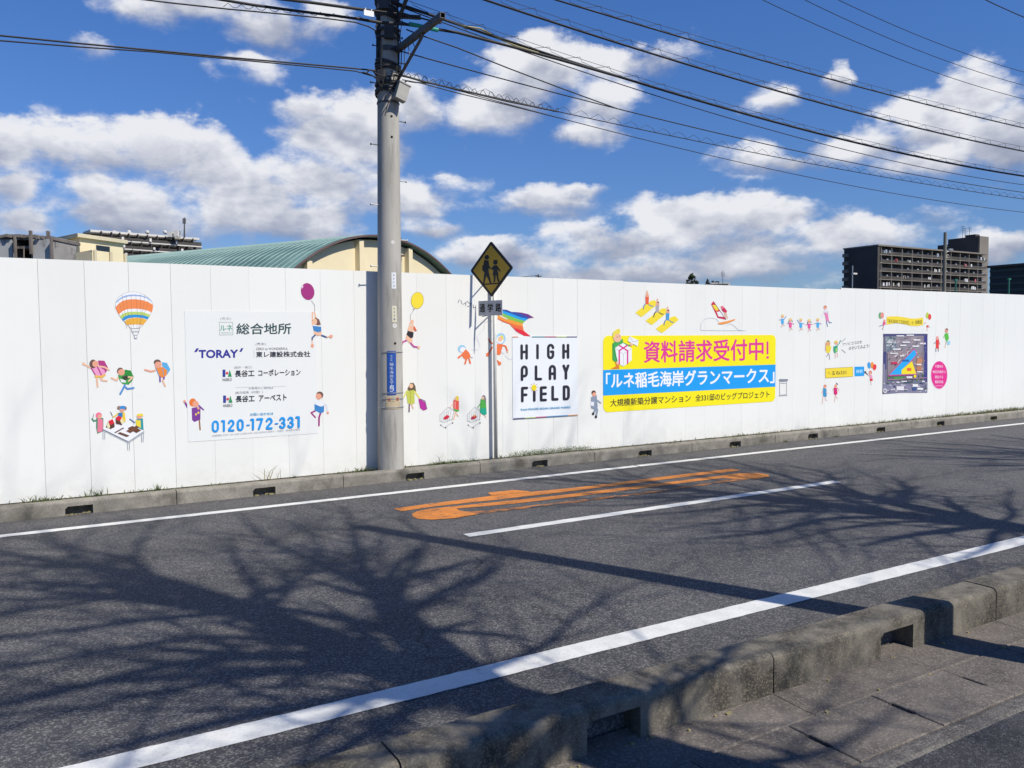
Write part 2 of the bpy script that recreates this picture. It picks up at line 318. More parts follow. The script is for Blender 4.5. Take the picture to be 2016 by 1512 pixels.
# ------------------------------------------------------------------ object helpers
def tag(o, label=None, cat=None, group=None, kind=None):
    if label: o['label'] = label
    if cat: o['category'] = cat
    if group: o['group'] = group
    if kind: o['kind'] = kind
    return o
def empty(name, loc=(0,0,0), **k):
    o = bpy.data.objects.new(name, None); o.location = loc; o.empty_display_size = 0.2
    COL.objects.link(o); return tag(o, **k)
class MB:
    def __init__(s): s.v = []; s.f = []; s.m = []
    def add(s, vs, fs, mi=0):
        b = len(s.v); s.v += [tuple(v) for v in vs]; s.f += [tuple(i+b for i in f) for f in fs]; s.m += [mi]*len(fs)
    def box(s, x0, x1, y0, y1, z0, z1, mi=0):
        s.add([(x,y,z) for z in (z0,z1) for y in (y0,y1) for x in (x0,x1)],
              [(0,2,3,1),(4,5,7,6),(0,1,5,4),(2,6,7,3),(0,4,6,2),(1,3,7,5)], mi)
    def obox(s, o, u, v, w, mi=0):    # origin corner + three edge vectors
        o, u, v, w = map(Vector, (o, u, v, w))
        s.add([o, o+u, o+v, o+u+v, o+w, o+u+w, o+v+w, o+u+v+w],
              [(0,2,3,1),(4,5,7,6),(0,1,5,4),(2,6,7,3),(0,4,6,2),(1,3,7,5)], mi)
    def tube(s, pts, rs, n=8, mi=0, cap=True):
        pts = [Vector(p) for p in pts]
        if not isinstance(rs, (list, tuple)): rs = [rs]*len(pts)
        t0 = (pts[1]-pts[0]).normalized()
        a = t0.cross(Vector((0,0,1)) if abs(t0.z) < 0.9 else Vector((1,0,0))).normalized()
        vs = []
        for i, p in enumerate(pts):
            t = (pts[min(i+1,len(pts)-1)]-pts[max(i-1,0)]).normalized()
            a = (a - t*a.dot(t)).normalized(); b = t.cross(a)
            for k in range(n):
                an = 2*math.pi*k/n
                vs.append(p+(a*math.cos(an)+b*math.sin(an))*rs[i])
        fs = []
        for i in range(len(pts)-1):
            for k in range(n):
                fs.append((i*n+k, i*n+(k+1)%n, (i+1)*n+(k+1)%n, (i+1)*n+k))
        if cap: fs += [tuple(range(n-1,-1,-1)), tuple(range((len(pts)-1)*n, len(pts)*n))]
        s.add(vs, fs, mi)
    def extrude_x(s, prof, x0, x1, mi=0):   # profile of (y, z) points
        k = len(prof)
        vs = [(x0,y,z) for y,z in prof]+[(x1,y,z) for y,z in prof]
        fs = [(i, (i+1)%k, k+(i+1)%k, k+i) for i in range(k)]+[tuple(range(k-1,-1,-1)), tuple(range(k,2*k))]
        s.add(vs, fs, mi)
    def build(s, name, mats, parent=None, loc=None, smooth=False, **k):
        me = bpy.data.meshes.new(name)
        if loc is not None:
            lx = Vector(loc); s.v = [tuple(Vector(v)-lx) for v in s.v]
        me.from_pydata(s.v, [], s.f)
        for m in (mats if isinstance(mats, (list, tuple)) else [mats]): me.materials.append(m)
        if any(s.m): me.polygons.foreach_set('material_index', s.m)
        if smooth: me.polygons.foreach_set('use_smooth', [True]*len(me.polygons))
        me.update()
        o = bpy.data.objects.new(name, me)
        if loc is not None: o.location = loc
        COL.objects.link(o)
        if parent:
            o.parent = parent
            if loc is None: o.location = -parent.location
            else: o.location = Vector(loc)-parent.location
        return tag(o, **k)
def m_split(m):                       # the tubes collected so far as single builders (each 6-sided, two rings)
    out = []
    for i in range(len(m.v)//12):
        q = MB(); q.v = m.v[i*12:(i+1)*12]; q.f = [tuple(a-i*12 for a in f) for f in m.f if i*12 <= f[0] < (i+1)*12]; q.m = [0]*len(q.f); out.append(q)
    return out
def fix_normals(o):
    import bmesh
    b = bmesh.new(); b.from_mesh(o.data); bmesh.ops.recalc_face_normals(b, faces=b.faces); b.to_mesh(o.data); b.free(); return o

# ================================================================== SETTING
ZR, ZG, ZK = -0.15, -0.25, 0.0
YF = 11.645
KF0, KF1 = 11.19, 11.345              # far kerb
KN0, KN1 = 3.405, 3.665               # near kerb
m = MB(); m.add([(-1500,-1500,-0.4),(2500,-1500,-0.4),(2500,3000,-0.4),(-1500,3000,-0.4)], [(0,1,2,3)])
m.build('ground', M_GROUND, kind='structure')
m = MB(); m.box(-70, 160, KN1-0.12, KF0+0.1, -0.38, ZR)
road = m.build('road', M_ASPH, kind='structure')
m = MB(); m.box(-70, 160, -6, 2.485, -0.39, ZG+0.004)
sidewalk = m.build('sidewalk', M_SWALK, kind='structure')
m = MB(); m.box(-70, 160, KF1-0.06, 14, -0.39, -0.02)
verge = m.build('verge', M_SOIL, kind='structure')
gutter = MB(); gutter.box(-10, 40, 2.485, 3.5, -0.39, ZG-0.05)
gutter = gutter.build('gutter', M_DARK, kind='structure')
# sloping gutter apron between cover slabs and kerb, in cast lengths
for k in range(-3, 12):
    x0 = 1.45+2.45*k
    m = MB(); m.extrude_x([(3.088, ZG-0.06), (3.52, ZG-0.06), (3.52, ZG+0.012), (3.40, ZG+0.002), (3.15, ZG-0.010), (3.10, ZG-0.004), (3.088, ZG-0.012)][::-1], x0+0.003, x0+2.447)
    o = m.build('apron_length', M_SLAB, gutter)
m = MB(); m.extrude_x([(2.478, ZG-0.06), (2.612, ZG-0.06), (2.612, ZG-0.006), (2.58, ZG+0.005), (2.5, ZG+0.012), (2.478, ZG+0.004)][::-1], -10, 40)
m.build('edge_strip', M_EDGE, gutter)
# cover slabs with a lifting slot in the middle of each joint
for k in range(-12, 32):
    x0 = 3.655+0.7335*k; x1 = x0+0.7335; g = 0.004; dz = random.uniform(-0.003, 0.003)
    m = MB()
    y0, y1 = 2.618, 3.080; sl0, sl1, sd = 2.79, 2.96, 0.013
    top = [(x0+g,y0),(x1-g,y0),(x1-g,sl0),(x1-g-sd,sl0+0.012),(x1-g-sd,sl1-0.012),(x1-g,sl1),(x1-g,y1),(x0+g,y1),(x0+g,sl1),(x0+g+sd,sl1-0.012),(x0+g+sd,sl0+0.012),(x0+g,sl0)]
    n_ = len(top); c = 0.005
    cxm, cym = (x0+x1)/2, (y0+y1)/2
    ins = [(x+(c if x < cxm else -c), y+(c if y < cym and abs(y-y0) < 1e-4 else (-c if abs(y-y1) < 1e-4 else 0))) for x, y in top]
    zt = ZG+dz
    vs = [(x,y,ZG-0.05) for x,y in top]+[(x,y,zt-c) for x,y in top]+[(x,y,zt) for x,y in ins]
    fs = [(i,(i+1)%n_,n_+(i+1)%n_,n_+i) for i in range(n_)]+[(n_+i,n_+(i+1)%n_,2*n_+(i+1)%n_,2*n_+i) for i in range(n_)]+[tuple(range(2*n_,3*n_))]
    m.add(vs, fs); m.build('concrete_slab', M_SLAB, gutter)

# kerbs, stone by stone, each with a drain opening under its middle
def kerb_row(name, y0, y1, x_first, mod, k0, k1, zb_front, front_sign, mat, ztop, open_w, oz0, oz1, rad, depth):
    # front_sign -1: the face with the opening looks towards -Y
    root = empty(name, (0,0,0), kind='structure')
    def prof(zb):
        arc = [(math.cos(a), math.sin(a)) for a in [math.radians(t) for t in (90,67,45,22,0)]]
        pts = [(y0, zb)]
        pts += [(y0+rad-rad*c, ztop-rad+rad*s_) for c, s_ in arc[::-1]]
        pts += [(y1-rad*0.5+rad*0.5*c, ztop-rad*0.5+rad*0.5*s_) for c, s_ in arc]
        pts += [(y1, zb)]
        return pts[::-1]
    for k in range(k0, k1):
        xa = x_first+mod*k+0.005; xb = x_first+mod*(k+1)-0.005; xc = (xa+xb)/2
        w = open_w/2
        m = MB()
        m.extrude_x(prof(-0.39), xa, xc-w)
        m.extrude_x(prof(-0.39), xc+w, xb)
        m.extrude_x(prof(oz1), xc-w, xc+w)
        m.box(xc-w, xc+w, y0+depth, y1-0.003, -0.385, oz1+0.0)
        m.add([(xc-w,y0-0.001,oz1-0.03),(xc-w+0.03,y0-0.001,oz1),(xc-w,y0-0.001,oz1),(xc-w,y0+depth,oz1-0.03),(xc-w+0.03,y0+depth,oz1),(xc-w,y0+depth,oz1)],[(0,1,2),(0,3,4,1)])
        o = m.build('kerb_stone', mat, root); fix_normals(o)
        o.location.z = random.uniform(-0.004, 0.004)
    return root
kf = kerb_row('far_kerb', KF0, KF1, 1.73-0.0, 2.218, -4, 18, ZR, -1, M_KERB, 0.022, 0.30, ZR, -0.045, 0.035, 0.115)
kn = kerb_row('near_kerb', KN0, KN1, 1.45, 2.455, -3, 12, ZG, -1, M_KERBN, 0.0, 0.36, ZG, -0.075, 0.042, 0.19)
m = MB()
for k in range(-4, 18):
    xc = 1.73+2.218*(k+0.5)
    for j in range(10):
        x = xc+random.uniform(-0.14, 0.14); y = KF0+random.uniform(0.0, 0.09); r = random.uniform(0.008, 0.022)
        m.box(x-r, x+r*1.4, y-r, y+r, ZR, ZR+r*0.8)
for k in range(60):
    x = random.uniform(2, 10); y = random.choice([KN0-0.02, KN0-0.05, 3.09])+random.uniform(-0.03, 0.02); r = random.uniform(0.003, 0.009)
    m.box(x-r, x+r*1.5, y-r, y+r, ZG-0.01, ZG+r)
m.build('grit', M_DRY, kind='stuff')

# painted lines
def flat_poly(m, pts, z, mi=0):
    m.add([(p[0], p[1], z) for p in pts], [tuple(range(len(pts)))], mi)
def ragged(x0, x1, y0, y1, step, amp, rnd):
    n = int((x1-x0)/step); a = [(x0+(x1-x0)*i/n, y0+rnd.uniform(-amp, amp)) for i in range(n+1)]
    b = [(x0+(x1-x0)*i/n, y1+rnd.uniform(-amp, amp)) for i in range(n+1)]
    return a, b
rnd = random.Random(3)
def line(name, x0, x1, y0, y1, step=0.12, amp=0.004):
    a, b = ragged(x0, x1, y0, y1, step, amp, rnd); m = MB()
    n = len(a)
    m.add([(x,y,ZR+0.004) for x,y in a]+[(x,y,ZR+0.004) for x,y in b], [(i,i+1,n+i+1,n+i) for i in range(n-1)])
    return m.build(name, M_WLINE, road)
line('edge_line', -40, 120, 4.304, 4.507, 0.06, 0.0035)
line('edge_line', -40, 8.62, 10.31, 10.455)
line('edge_line', 8.66, 120, 10.315, 10.46)
line('lane_dash', 4.05, 10.08, 7.595, 7.745, 0.1, 0.005)
line('lane_dash', 19.2, 25.2, 7.595, 7.745, 0.2, 0.005)
line('lane_dash', -11.0, -5.0, 7.595, 7.745, 0.2, 0.005)
def road_px(m, pts, z=ZR+0.004, mi=0):
    q = [on_z(x, y, z) for x, y in pts]
    m.add([(p.x, p.y, z) for p in q], [tuple(range(len(q)))], mi)
def strip_px(m, top, bot, z=ZR+0.004, mi=0):
    n = len(top); q = [on_z(x, y, z) for x, y in top+bot]
    m.add([(p.x, p.y, z) for p in q], [(i, n+i, n+i+1, i+1) for i in range(n-1)], mi)
m = MB()
strip_px(m, [(775,1001),(850,991),(960,977),(1060,967),(1150,958),(1300,939),(1440,922.5)], [(790,1006.5),(855,997),(965,985),(1065,974),(1155,963),(1302,944.5),(1458,926)])
strip_px(m, [(960,970),(1010,964.5),(1040,967)], [(968,976),(1010,971.5),(1046,969)], z=ZR+0.0065)
strip_px(m, [(985,987),(1030,983)], [(1000,990),(1040,986)], z=ZR+0.0065)
strip_px(m, [(812,1011),(822,1006),(850,1001),(898,996),(1000,986),(1100,975),(1200,963),(1300,951),(1420,936),(1455,931.5),(1490,931),(1512,934)],
            [(812,1016),(822,1021),(850,1023),(895,1001.5),(1000,992.5),(1100,981.5),(1200,969),(1300,956.5),(1420,941),(1458,943),(1492,942),(1515,938)])
strip_px(m, [(850,1004),(898,1001),(905,1005)], [(850,1023),(895,1020),(940,1012)], z=ZR+0.0065)
strip_px(m, [(905,1006),(935,1008)], [(890,1020.5),(925,1013)], z=ZR+0.0085)
m.build('orange_marking', M_ORANGE, road)
m = MB()
strip_px(m, [(930,1007),(975,1003),(1100,989),(1200,977),(1300,965),(1400,949),(1450,942)], [(925,1014),(980,1007),(1100,993),(1200,980.5),(1300,968),(1400,953),(1470,944)], z=ZR+0.005)
m.build('worn_orange_marking', M_ORANGEW, road)

# ================================================================== FENCE
fence = empty('hoarding_fence', (9, YF, 0), label='long white flat-panel construction hoarding running along the far kerb', cat='fence')
seams = [0.29+0.5042*k for k in range(-9, 19)]
seams += [seams[-1]+0.4985*k for k in range(1, 60)]
for i in range(len(seams)-1):
    x0, x1 = seams[i], seams[i+1]
    xm = (x0+x1)/2
    zt = 2.952 + 0.0006*xm
    if x0 > 9.3: zt = 2.945
    if 14.6 < x0 < 15.2: zt = 2.955
    if x0 >= 15.2: zt = 2.972+0.001*(x0-15)
    if x0 > 15: zt += 0.012
    if 6.2 < x0 < 9.2: zt -= 0.0
    strong = i % 5 in (0, 2) or x0 < 1.5
    g = 0.0019 if strong else 0.0008
    if abs(x0-7.85) < 0.3: g = 0.004
    m = MB(); xa, xb = x0+g, x1-g*0.6
    m.box(xa, xb, YF, YF+0.03, -0.01, zt)
    # rolled return lip along each long side and a capping strip at the top
    o = m.build('panel', M_PANEL, fence, loc=(xm, YF, 0))
    o.rotation_euler.z = math.radians(random.uniform(-0.09, 0.09))
m = MB(); m.box(seams[0], seams[-1], YF+0.033, YF+0.06, 0.0, 2.93)
m.build('backing_sheet', M_SEAM, fence)

# ------------------------------------------------------------------ flat print, drawn on a surface
LAYER = 0.0005
def fence_map(px, py, lay):
    p = on_y(px, py, YF); return Vector((p.x, YF-0.0022-lay*LAYER, p.z))
def zoomed(ox, oy, s):
    return lambda x, y, lay: fence_map(ox+x*s, oy+y*s, lay)
class Print:
    step = 0.5
    def __init__(s, mp, lay=0): s.mp = mp; s.v = []; s.f = []; s.m = []; s.mats = []; s.lay = lay
    def mi(s, col):
        mt = pmat(hexc(col)) if isinstance(col, str) else col
        if mt not in s.mats: s.mats.append(mt)
        return s.mats.index(mt)
    def poly(s, pts, col, adv=True):
        b = len(s.v); s.v += [tuple(s.mp(x, y, s.lay)) for x, y in pts]
        s.f.append(tuple(range(b, b+len(pts)))); s.m.append(s.mi(col))
        if adv: s.lay += s.step
    def ell(s, x, y, rx, ry, col, n=18, rot=0, a0=0, a1=360):
        r = math.radians(rot); c, q = math.cos(r), math.sin(r)
        k = n if a1-a0 >= 360 else n+1
        pts = []
        for i in range(k):
            a = math.radians(a0+(a1-a0)*i/n)
            u, v = rx*math.cos(a), ry*math.sin(a); pts.append((x+u*c-v*q, y+u*q+v*c))
        s.poly(pts, col)
    def stroke(s, pts, w, col, rounded=True):
        keep = s.step; s.step = 0.04   # overlapping pieces of one stroke: a few hundredths of a layer apart
        for (ax, ay), (bx, by) in zip(pts, pts[1:]):
            dx, dy = bx-ax, by-ay; d = math.hypot(dx, dy) or 1
            nx, ny = -dy/d*w/2, dx/d*w/2
            s.poly([(ax+nx,ay+ny),(bx+nx,by+ny),(bx-nx,by-ny),(ax-nx,ay-ny)], col)
        if rounded:
            for (x, y) in pts:
                s.ell(x, y, w/2, w/2, col, n=8)
        s.step = keep; s.lay += 0.1
    def text(s, body, BL, BR, TL, col, bold=0.0, align=None, vertical=False):
        cu = bpy.data.curves.new('t', 'FONT'); cu.body = body; cu.resolution_u = 3
        cu.space_character = 1.0
        ob = bpy.data.objects.new('t', cu); COL.objects.link(ob)
        bpy.context.view_layer.update()
        me = bpy.data.meshes.new_from_object(ob.evaluated_get(bpy.context.evaluated_depsgraph_get()))
        xs = [v.co.x for v in me.vertices]; ys = [v.co.y for v in me.vertices]
        x0, x1, y0, y1 = min(xs), max(xs), min(ys), max(ys)
        mi = s.mi(col)
        wd = math.hypot(BR[0]-BL[0], BR[1]-BL[1])/(x1-x0)*bold    # heavier weight: the glyphs laid down a few times, slightly shifted
        for (sx_, sy_) in ([(0, 0)] if not bold else [(0,0),(wd,0),(-wd,0),(0,wd),(0,-wd),(wd*.7,wd*.7),(-wd*.7,wd*.7),(wd*.7,-wd*.7),(-wd*.7,-wd*.7)]):
            b = len(s.v)
            for v in me.vertices:
                u = (v.co.x-x0)/(x1-x0); w = (v.co.y-y0)/(y1-y0)
                px = BL[0]+(BR[0]-BL[0])*u+(TL[0]-BL[0])*w+sx_; py = BL[1]+(BR[1]-BL[1])*u+(TL[1]-BL[1])*w+sy_
                s.v.append(tuple(s.mp(px, py, s.lay)))
            for p in me.polygons:
                s.f.append(tuple(i+b for i in p.vertices)); s.m.append(mi)
            s.lay += 0.04
        s.lay += 0.1
        if s.auto: s.flush('text_line')
        bpy.data.objects.remove(ob); bpy.data.curves.remove(cu); bpy.data.meshes.remove(me)
    auto = None                           # parent under which every line of text becomes a part of its own
    def flush(s, name):
        if s.v: s.build(name, s.auto)
        s.v = []; s.f = []; s.m = []; s.mats = []
    def build(s, name, parent=None, **k):
        vs = s.v
        if not vs: return None
        vs = s.v; c = Vector((0,0,0))
        for v in vs: c += Vector(v)
        c /= max(1, len(vs)); lo = Vector((c.x, c.y, min(v[2] for v in vs)))
        if parent: lo = parent.location.copy()
        me = bpy.data.meshes.new(name); me.from_pydata([tuple(Vector(v)-lo) for v in vs], [], s.f)
        for mt in s.mats: me.materials.append(mt)
        me.polygons.foreach_set('material_index', s.m); me.update()
        o = bpy.data.objects.new(name, me); COL.objects.link(o)
        if parent: o.parent = parent
        else: o.location = lo
        return tag(o, **k)

SK = 'f5c3a2'; SKP = 'f0a98c'
FIG = 'printed figures stuck on the hoarding'
def sticker(name, label, zm, prims, group=FIG, cat='sticker', lay=2):
    p = Print(zoomed(*zm), lay)
    for q in prims:
        k = q[0]
        if k == 'e': p.ell(*q[1:])
        elif k == 'p': p.poly(q[1], q[2])
        elif k == 'l': p.stroke(q[1], q[2], q[3])
    return p.build(name, label=label, cat=cat, group=group)

# hot-air balloon
def arc_band(p, rows, col):
    top, bot = rows; p.poly(top+bot[::-1], col)
p = Print(zoomed(150, 560, 200/2016), 2)
out = [(1150,142),(1280,170),(1400,235),(1480,310),(1522,390),(1525,450),(1500,545),(1440,660),(1330,800),(1255,875),(1090,880),(1010,800),(930,720),(845,600),(785,480),(772,410),(790,330),(850,240),(950,175),(1050,148)]
p.poly(out, '8a93a8')
cx0, cy0 = 1150, 480
p.poly([(cx0+(x-cx0)*0.985, cy0+(y-cy0)*0.985) for x, y in out], 'f7f8fb')
p.poly([(790,345),(850,285),(930,235),(1040,205),(1150,200),(1280,212),(1400,250),(1495,320),(1500,345),(1400,275),(1280,238),(1150,230),(1040,238),(930,268),(850,318),(800,365)], '9db6e4')
p.poly([(775,460),(830,395),(920,325),(1040,298),(1150,292),(1300,308),(1420,345),(1525,405),(1522,470),(1500,555),(1420,520),(1300,490),(1150,480),(1010,490),(910,535),(845,598)], 'f98f4d')
p.poly([(865,628),(930,580),(1030,548),(1180,540),(1330,552),(1470,602),(1440,648),(1330,610),(1180,598),(1050,605),(960,635),(905,685)], 'c3db6d')
p.poly([(905,685),(960,635),(1050,605),(1180,598),(1330,610),(1442,648),(1415,695),(1320,665),(1180,652),(1050,668),(985,695),(935,725)], '0d95dd')
p.poly([(955,735),(1000,700),(1060,675),(1180,660),(1310,670),(1408,705),(1325,805),(1250,795),(1170,792),(1080,800),(1010,802)], 'f6b63c')
for x0, x1 in ((840,1010),(905,1060),(985,1100),(1090,1145),(1180,1205),(1270,1260),(1365,1230),(1435,1250)):
    p.stroke([(x0, 330 if x0 < 900 or x0 > 1400 else 200),((x0+x1)/2-20 if x0 < 1150 else (x0+x1)/2+20,540),(x1,870)], 4, '96836a' )
p.stroke([(1090,880),(1110,945),(1150,1010),(1205,1010),(1245,940),(1255,878)], 7, '7f88a0')
p.stroke([(1110,935),(1245,935)], 8, '7f88a0'); p.poly([(1148,1012),(1210,1012),(1205,1075),(1155,1075)], '9aa0b2'); p.poly([(1158,1020),(1200,1020),(1198,1062),(1162,1062)], 'f4f5f8')
p.build('balloon_sticker', label='printed hot-air balloon with orange, green and blue bands on the left hoarding', cat='sticker')

Z = (150, 690, 200/1440)
sticker('girl_sticker', 'printed girl in pink vest waving with a magenta backpack', Z, [
 ('p',[(310,140),(400,145),(450,240),(430,300),(395,330),(330,250)],'b93a86'),('l',[(105,190),(205,245)],26,SK),('e',105,188,20,22,SK),
 ('l',[(292,380),(305,515)],26,SK),('l',[(345,385),(360,420),(435,432)],24,SK),('p',[(205,245),(310,215),(400,280),(415,335),(350,375),(265,350)],'f3a4cf'),
 ('l',[(215,250),(270,345)],14,'b93a86'),('l',[(300,230),(355,345)],18,'b93a86'),('p',[(262,350),(350,358),(412,330),(420,350),(378,388),(265,382)],'f3bf55'),
 ('l',[(320,225),(400,235),(465,275)],24,SK),('e',240,190,52,62,'6d5147'),('e',272,190,44,46,SKP)])
sticker('boy_sticker', 'printed boy in green jacket running with a green backpack', Z, [
 ('p',[(690,270),(775,285),(815,375),(795,430),(735,490),(660,400)],'2b8f3a'),('l',[(500,390),(575,425),(590,395)],26,SK),
 ('p',[(590,350),(700,350),(760,400),(735,480),(660,475),(620,430)],'3fa34a'),('p',[(640,375),(720,350),(740,400),(690,430)],'3d3a2f'),('p',[(620,400),(700,425),(705,455),(640,450)],'f2f2f2'),
 ('l',[(690,490),(655,560),(625,615)],28,'5a93d6'),('l',[(700,520),(725,545),(815,530)],26,'5a93d6'),('l',[(740,375),(800,380),(745,435)],22,SK),
 ('e',625,290,46,48,'6d5147'),('e',640,308,48,46,SKP)])
sticker('hiker_sticker', 'printed boy in orange shirt reaching out with a light blue backpack', Z, [
 ('p',[(1215,165),(1285,175),(1335,270),(1290,340),(1230,280)],'5ab2e6'),('l',[(975,275),(1060,298),(1115,285)],26,'f0a98c'),
 ('p',[(1120,240),(1230,235),(1290,280),(1280,350),(1235,385),(1175,375)],'f2903b'),('l',[(1130,250),(1178,370)],9,'4fa3d6'),('l',[(1225,260),(1240,350)],9,'4fa3d6'),
 ('l',[(1186,375),(1190,440)],24,'7b5aa8'),('l',[(1248,380),(1225,425),(1262,505)],22,SK),('l',[(1246,380),(1240,405)],24,'7b5aa8'),
 ('e',1150,165,50,38,'6d5147'),('e',1162,203,50,46,SKP)])
sticker('table_sticker', 'printed white table with three children in aprons building toy houses', Z, [
 ('l',[(225,970),(250,1000),(300,985)],22,'3f8f6a'),('p',[(285,960),(385,955),(385,1140),(300,1180),(282,1090)],'3f8f6a'),('p',[(305,960),(375,975),(382,1140),(302,1165)],'f2809c'),
 ('e',320,920,44,44,'f2789c'),('e',332,935,30,30,SKP),('l',[(235,960),(248,900)],8,'6c7480'),
 ('p',[(585,880),(690,880),(700,1010),(600,980)],'f4cf3d'),('p',[(595,880),(660,885),(655,950),(590,935)],'2b7fc4'),('e',603,812,22,26,'9a765a'),('e',695,818,22,26,'9a765a'),('e',650,840,34,34,SKP),('p',[(612,830),(625,785),(690,785),(700,830)],'3390d8'),
 ('l',[(520,945),(560,920),(590,890)],16,'f4cf3d'),('l',[(488,870),(515,930)],8,'6c7480'),
 ('p',[(850,975),(945,960),(955,1130),(880,1100)],'2f9aa8'),('p',[(842,985),(912,990),(915,1100),(850,1060)],'f4dc3d'),('e',895,935,36,36,SKP),('p',[(855,925),(870,895),(945,895),(950,930)],'f4dc4d'),('l',[(760,970),(830,1020)],12,'4a6fb0'),
 ('p',[(370,1110),(700,1020),(965,1140),(740,1290)],'f6f7f9'),('l',[(370,1110),(740,1290),(965,1140)],6,'a4a9b4'),('l',[(370,1125),(740,1310),(965,1158)],6,'a4a9b4'),
 ('l',[(380,1135),(382,1255)],6,'a4a9b4'),('l',[(407,1145),(407,1255)],6,'a4a9b4'),('l',[(728,1305),(730,1410)],6,'a4a9b4'),('l',[(757,1300),(755,1410)],6,'a4a9b4'),('l',[(925,1180),(930,1295)],6,'a4a9b4'),('l',[(955,1165),(950,1295)],6,'a4a9b4'),
 ('p',[(420,1085),(455,1005),(480,1060),(540,1030),(545,1085),(485,1115)],'5a3a26'),('p',[(455,1000),(515,972),(540,1030),(480,1058)],'e0203a'),('p',[(435,1060),(455,1010),(478,1070),(475,1105),(440,1090)],'f2e8b8'),
 ('p',[(560,965),(630,990),(680,1015),(640,1062),(565,1030)],'5a3a26'),('p',[(560,950),(600,925),(645,945),(620,1000),(570,985)],'e0203a'),('p',[(622,1000),(645,950),(680,1010),(650,1050)],'f2e8b8'),
 ('p',[(540,1160),(665,1090),(680,1100),(555,1170)],'6d4a44'),('p',[(585,1175),(620,1155),(755,1205),(715,1225)],'6d4a38'),
 ('p',[(705,1140),(850,1065),(890,1090),(765,1170)],'7a4a30'),('p',[(800,1140),(870,1105),(920,1130),(855,1168)],'6d4028'),('p',[(730,1100),(790,1070),(830,1080),(750,1120)],'6d4028')], cat='sticker')

Z = (360, 540, 340/1428)
# ------------------------------------------------------------------ left information board
def slab_board(name, corners, thick, col, lay0=0, **k):      # thin rigid sheet fixed to the hoarding
    q = [on_y(x, y, YF) for x, y in corners]
    x0 = (q[0].x+q[3].x)/2; x1 = (q[1].x+q[2].x)/2; z1 = (q[0].z+q[1].z)/2; z0 = (q[2].z+q[3].z)/2
    root = empty(name, ((x0+x1)/2, YF-0.002, z0), **k)
    m = MB(); m.box(x0, x1, YF-0.0022-thick, YF-0.0012, z0, z1)
    m.build('sheet', pmat(hexc(col)), root)
    return root, (x0, x1, z0, z1)
info, _ = slab_board('information_board', [(367,615),(625,611),(623,850),(367,874)], 0.0015, 'f0f2f0', label='pale sponsor information board with blue telephone number on the left hoarding', cat='board')
p = Print(zoomed(*Z), 4); p.auto = info
GT = '2b4b50'; NV = '2a2a9a'; BK = '33333f'; LB = '0d9bf0'
p.text('総合地所', (443,497), (893,494), (443,408), GT, 0.018)
p.text('(売主)', (308,382), (398,380), (308,356), '9a9aa6')
for a, b in (((300,397),(411,397)),((411,397),(413,501)),((413,501),(303,503)),((303,503),(300,397))): p.stroke([a,b], 3, '7a9a98')
p.flush('logo_frame')
p.text('ルネ', (306,468), (408,466), (306,420), '2f9a78', 0.012)
p.text('RENAI', (318,492), (400,490), (318,478), 'a4c4bc')
p.text('TORAY', (133,691), (452,688), (133,628), NV, 0.035)
p.poly([(92,643),(112,612),(133,612),(113,643)], NV); p.flush('logo_mark'); p.poly([(466,641),(482,611),(500,610),(484,641)], NV); p.flush('logo_mark')
p.text('(売主)', (600,590), (685,588), (600,566), '9a9aa6')
p.text('ZERO to WONDERFUL', (604,627), (868,625), (604,607), '565666')
p.stroke([(587,622),(587,688)], 2, 'b4b4c0'); p.flush('rule')
p.text('東レ建設株式会社', (605,686), (1052,682), (605,640), BK, 0.02)
p.text('(設計・施工)', (422,782), (572,780), (422,760), 'a0a0ac')
for (ox, oy) in ((328, 788), (333, 1002)):
    p.poly([(ox,oy),(ox+23,oy),(ox+23,oy+60),(ox,oy+60)], '2f3d9c'); p.flush('logo_mark'); p.ell(ox+37, oy+29, 11, 11, 'e0404c'); p.flush('logo_mark'); p.poly([(ox+59,oy),(ox+76,oy+58),(ox+44,oy+59)], '14965a'); p.flush('logo_mark')
    p.text('HASEKO', (ox,oy+96), (ox+76,oy+93), (ox,oy+72), '55555f')
p.text('長谷工', (430,847), (590,843), (430,796), BK, 0.02)
p.text('コーポレーション', (624,841), (972,834), (624,788), BK, 0.018)
p.stroke([(435,935),(540,932)], 1.6, 'b8b8c2'); p.flush('rule'); p.stroke([(750,928),(850,925)], 1.6, 'b8b8c2'); p.flush('rule')
p.text('お客様のご案内は', (543,950), (746,946), (543,929), 'a0a0ac')
p.text('(販売提携〔代理〕)', (432,992), (660,984), (432,968), 'a0a0ac')
p.text('長谷工', (437,1056), (592,1051), (437,1006), BK, 0.02)
p.text('アーベスト', (628,1050), (856,1041), (628,999), BK, 0.018)
p.text('お問い合わせは', (556,1171), (747,1162), (556,1147), '4aa8dc', 0.01)
# telephone number in round-ended strokes
def digit(p, ch, x, y, w, h, sk, t, col):
    def q(pts): return [(x+u*w, y+v*h+u*w*sk) for u, v in pts]
    def arc(cx, cy, rx, ry, a0, a1, n=8): return [(cx+rx*math.cos(math.radians(a0+(a1-a0)*i/n)), cy+ry*math.sin(math.radians(a0+(a1-a0)*i/n))) for i in range(n+1)]
    S = {'0':[arc(.5,.3,.5,.3,180,360)+[(1,.7)]+arc(.5,.7,.5,.3,0,180)+[(0,.3)]],
         '1':[[(.15,0),(.75,0),(.75,1)]],
         '2':[arc(.5,.28,.5,.28,190,380)+[(.05,.86),(.05,1),(1,1)]],
         '7':[[(0,0),(1,0),(.35,1)]],
         '3':[arc(.5,.25,.45,.25,200,450)+arc(.5,.74,.5,.26,-90,160)],
         '-':[[(0,.55),(.6,.55)]]}[ch]
    for s_ in S: p.stroke(q(s_), t if ch != '-' else t*0.6, col)
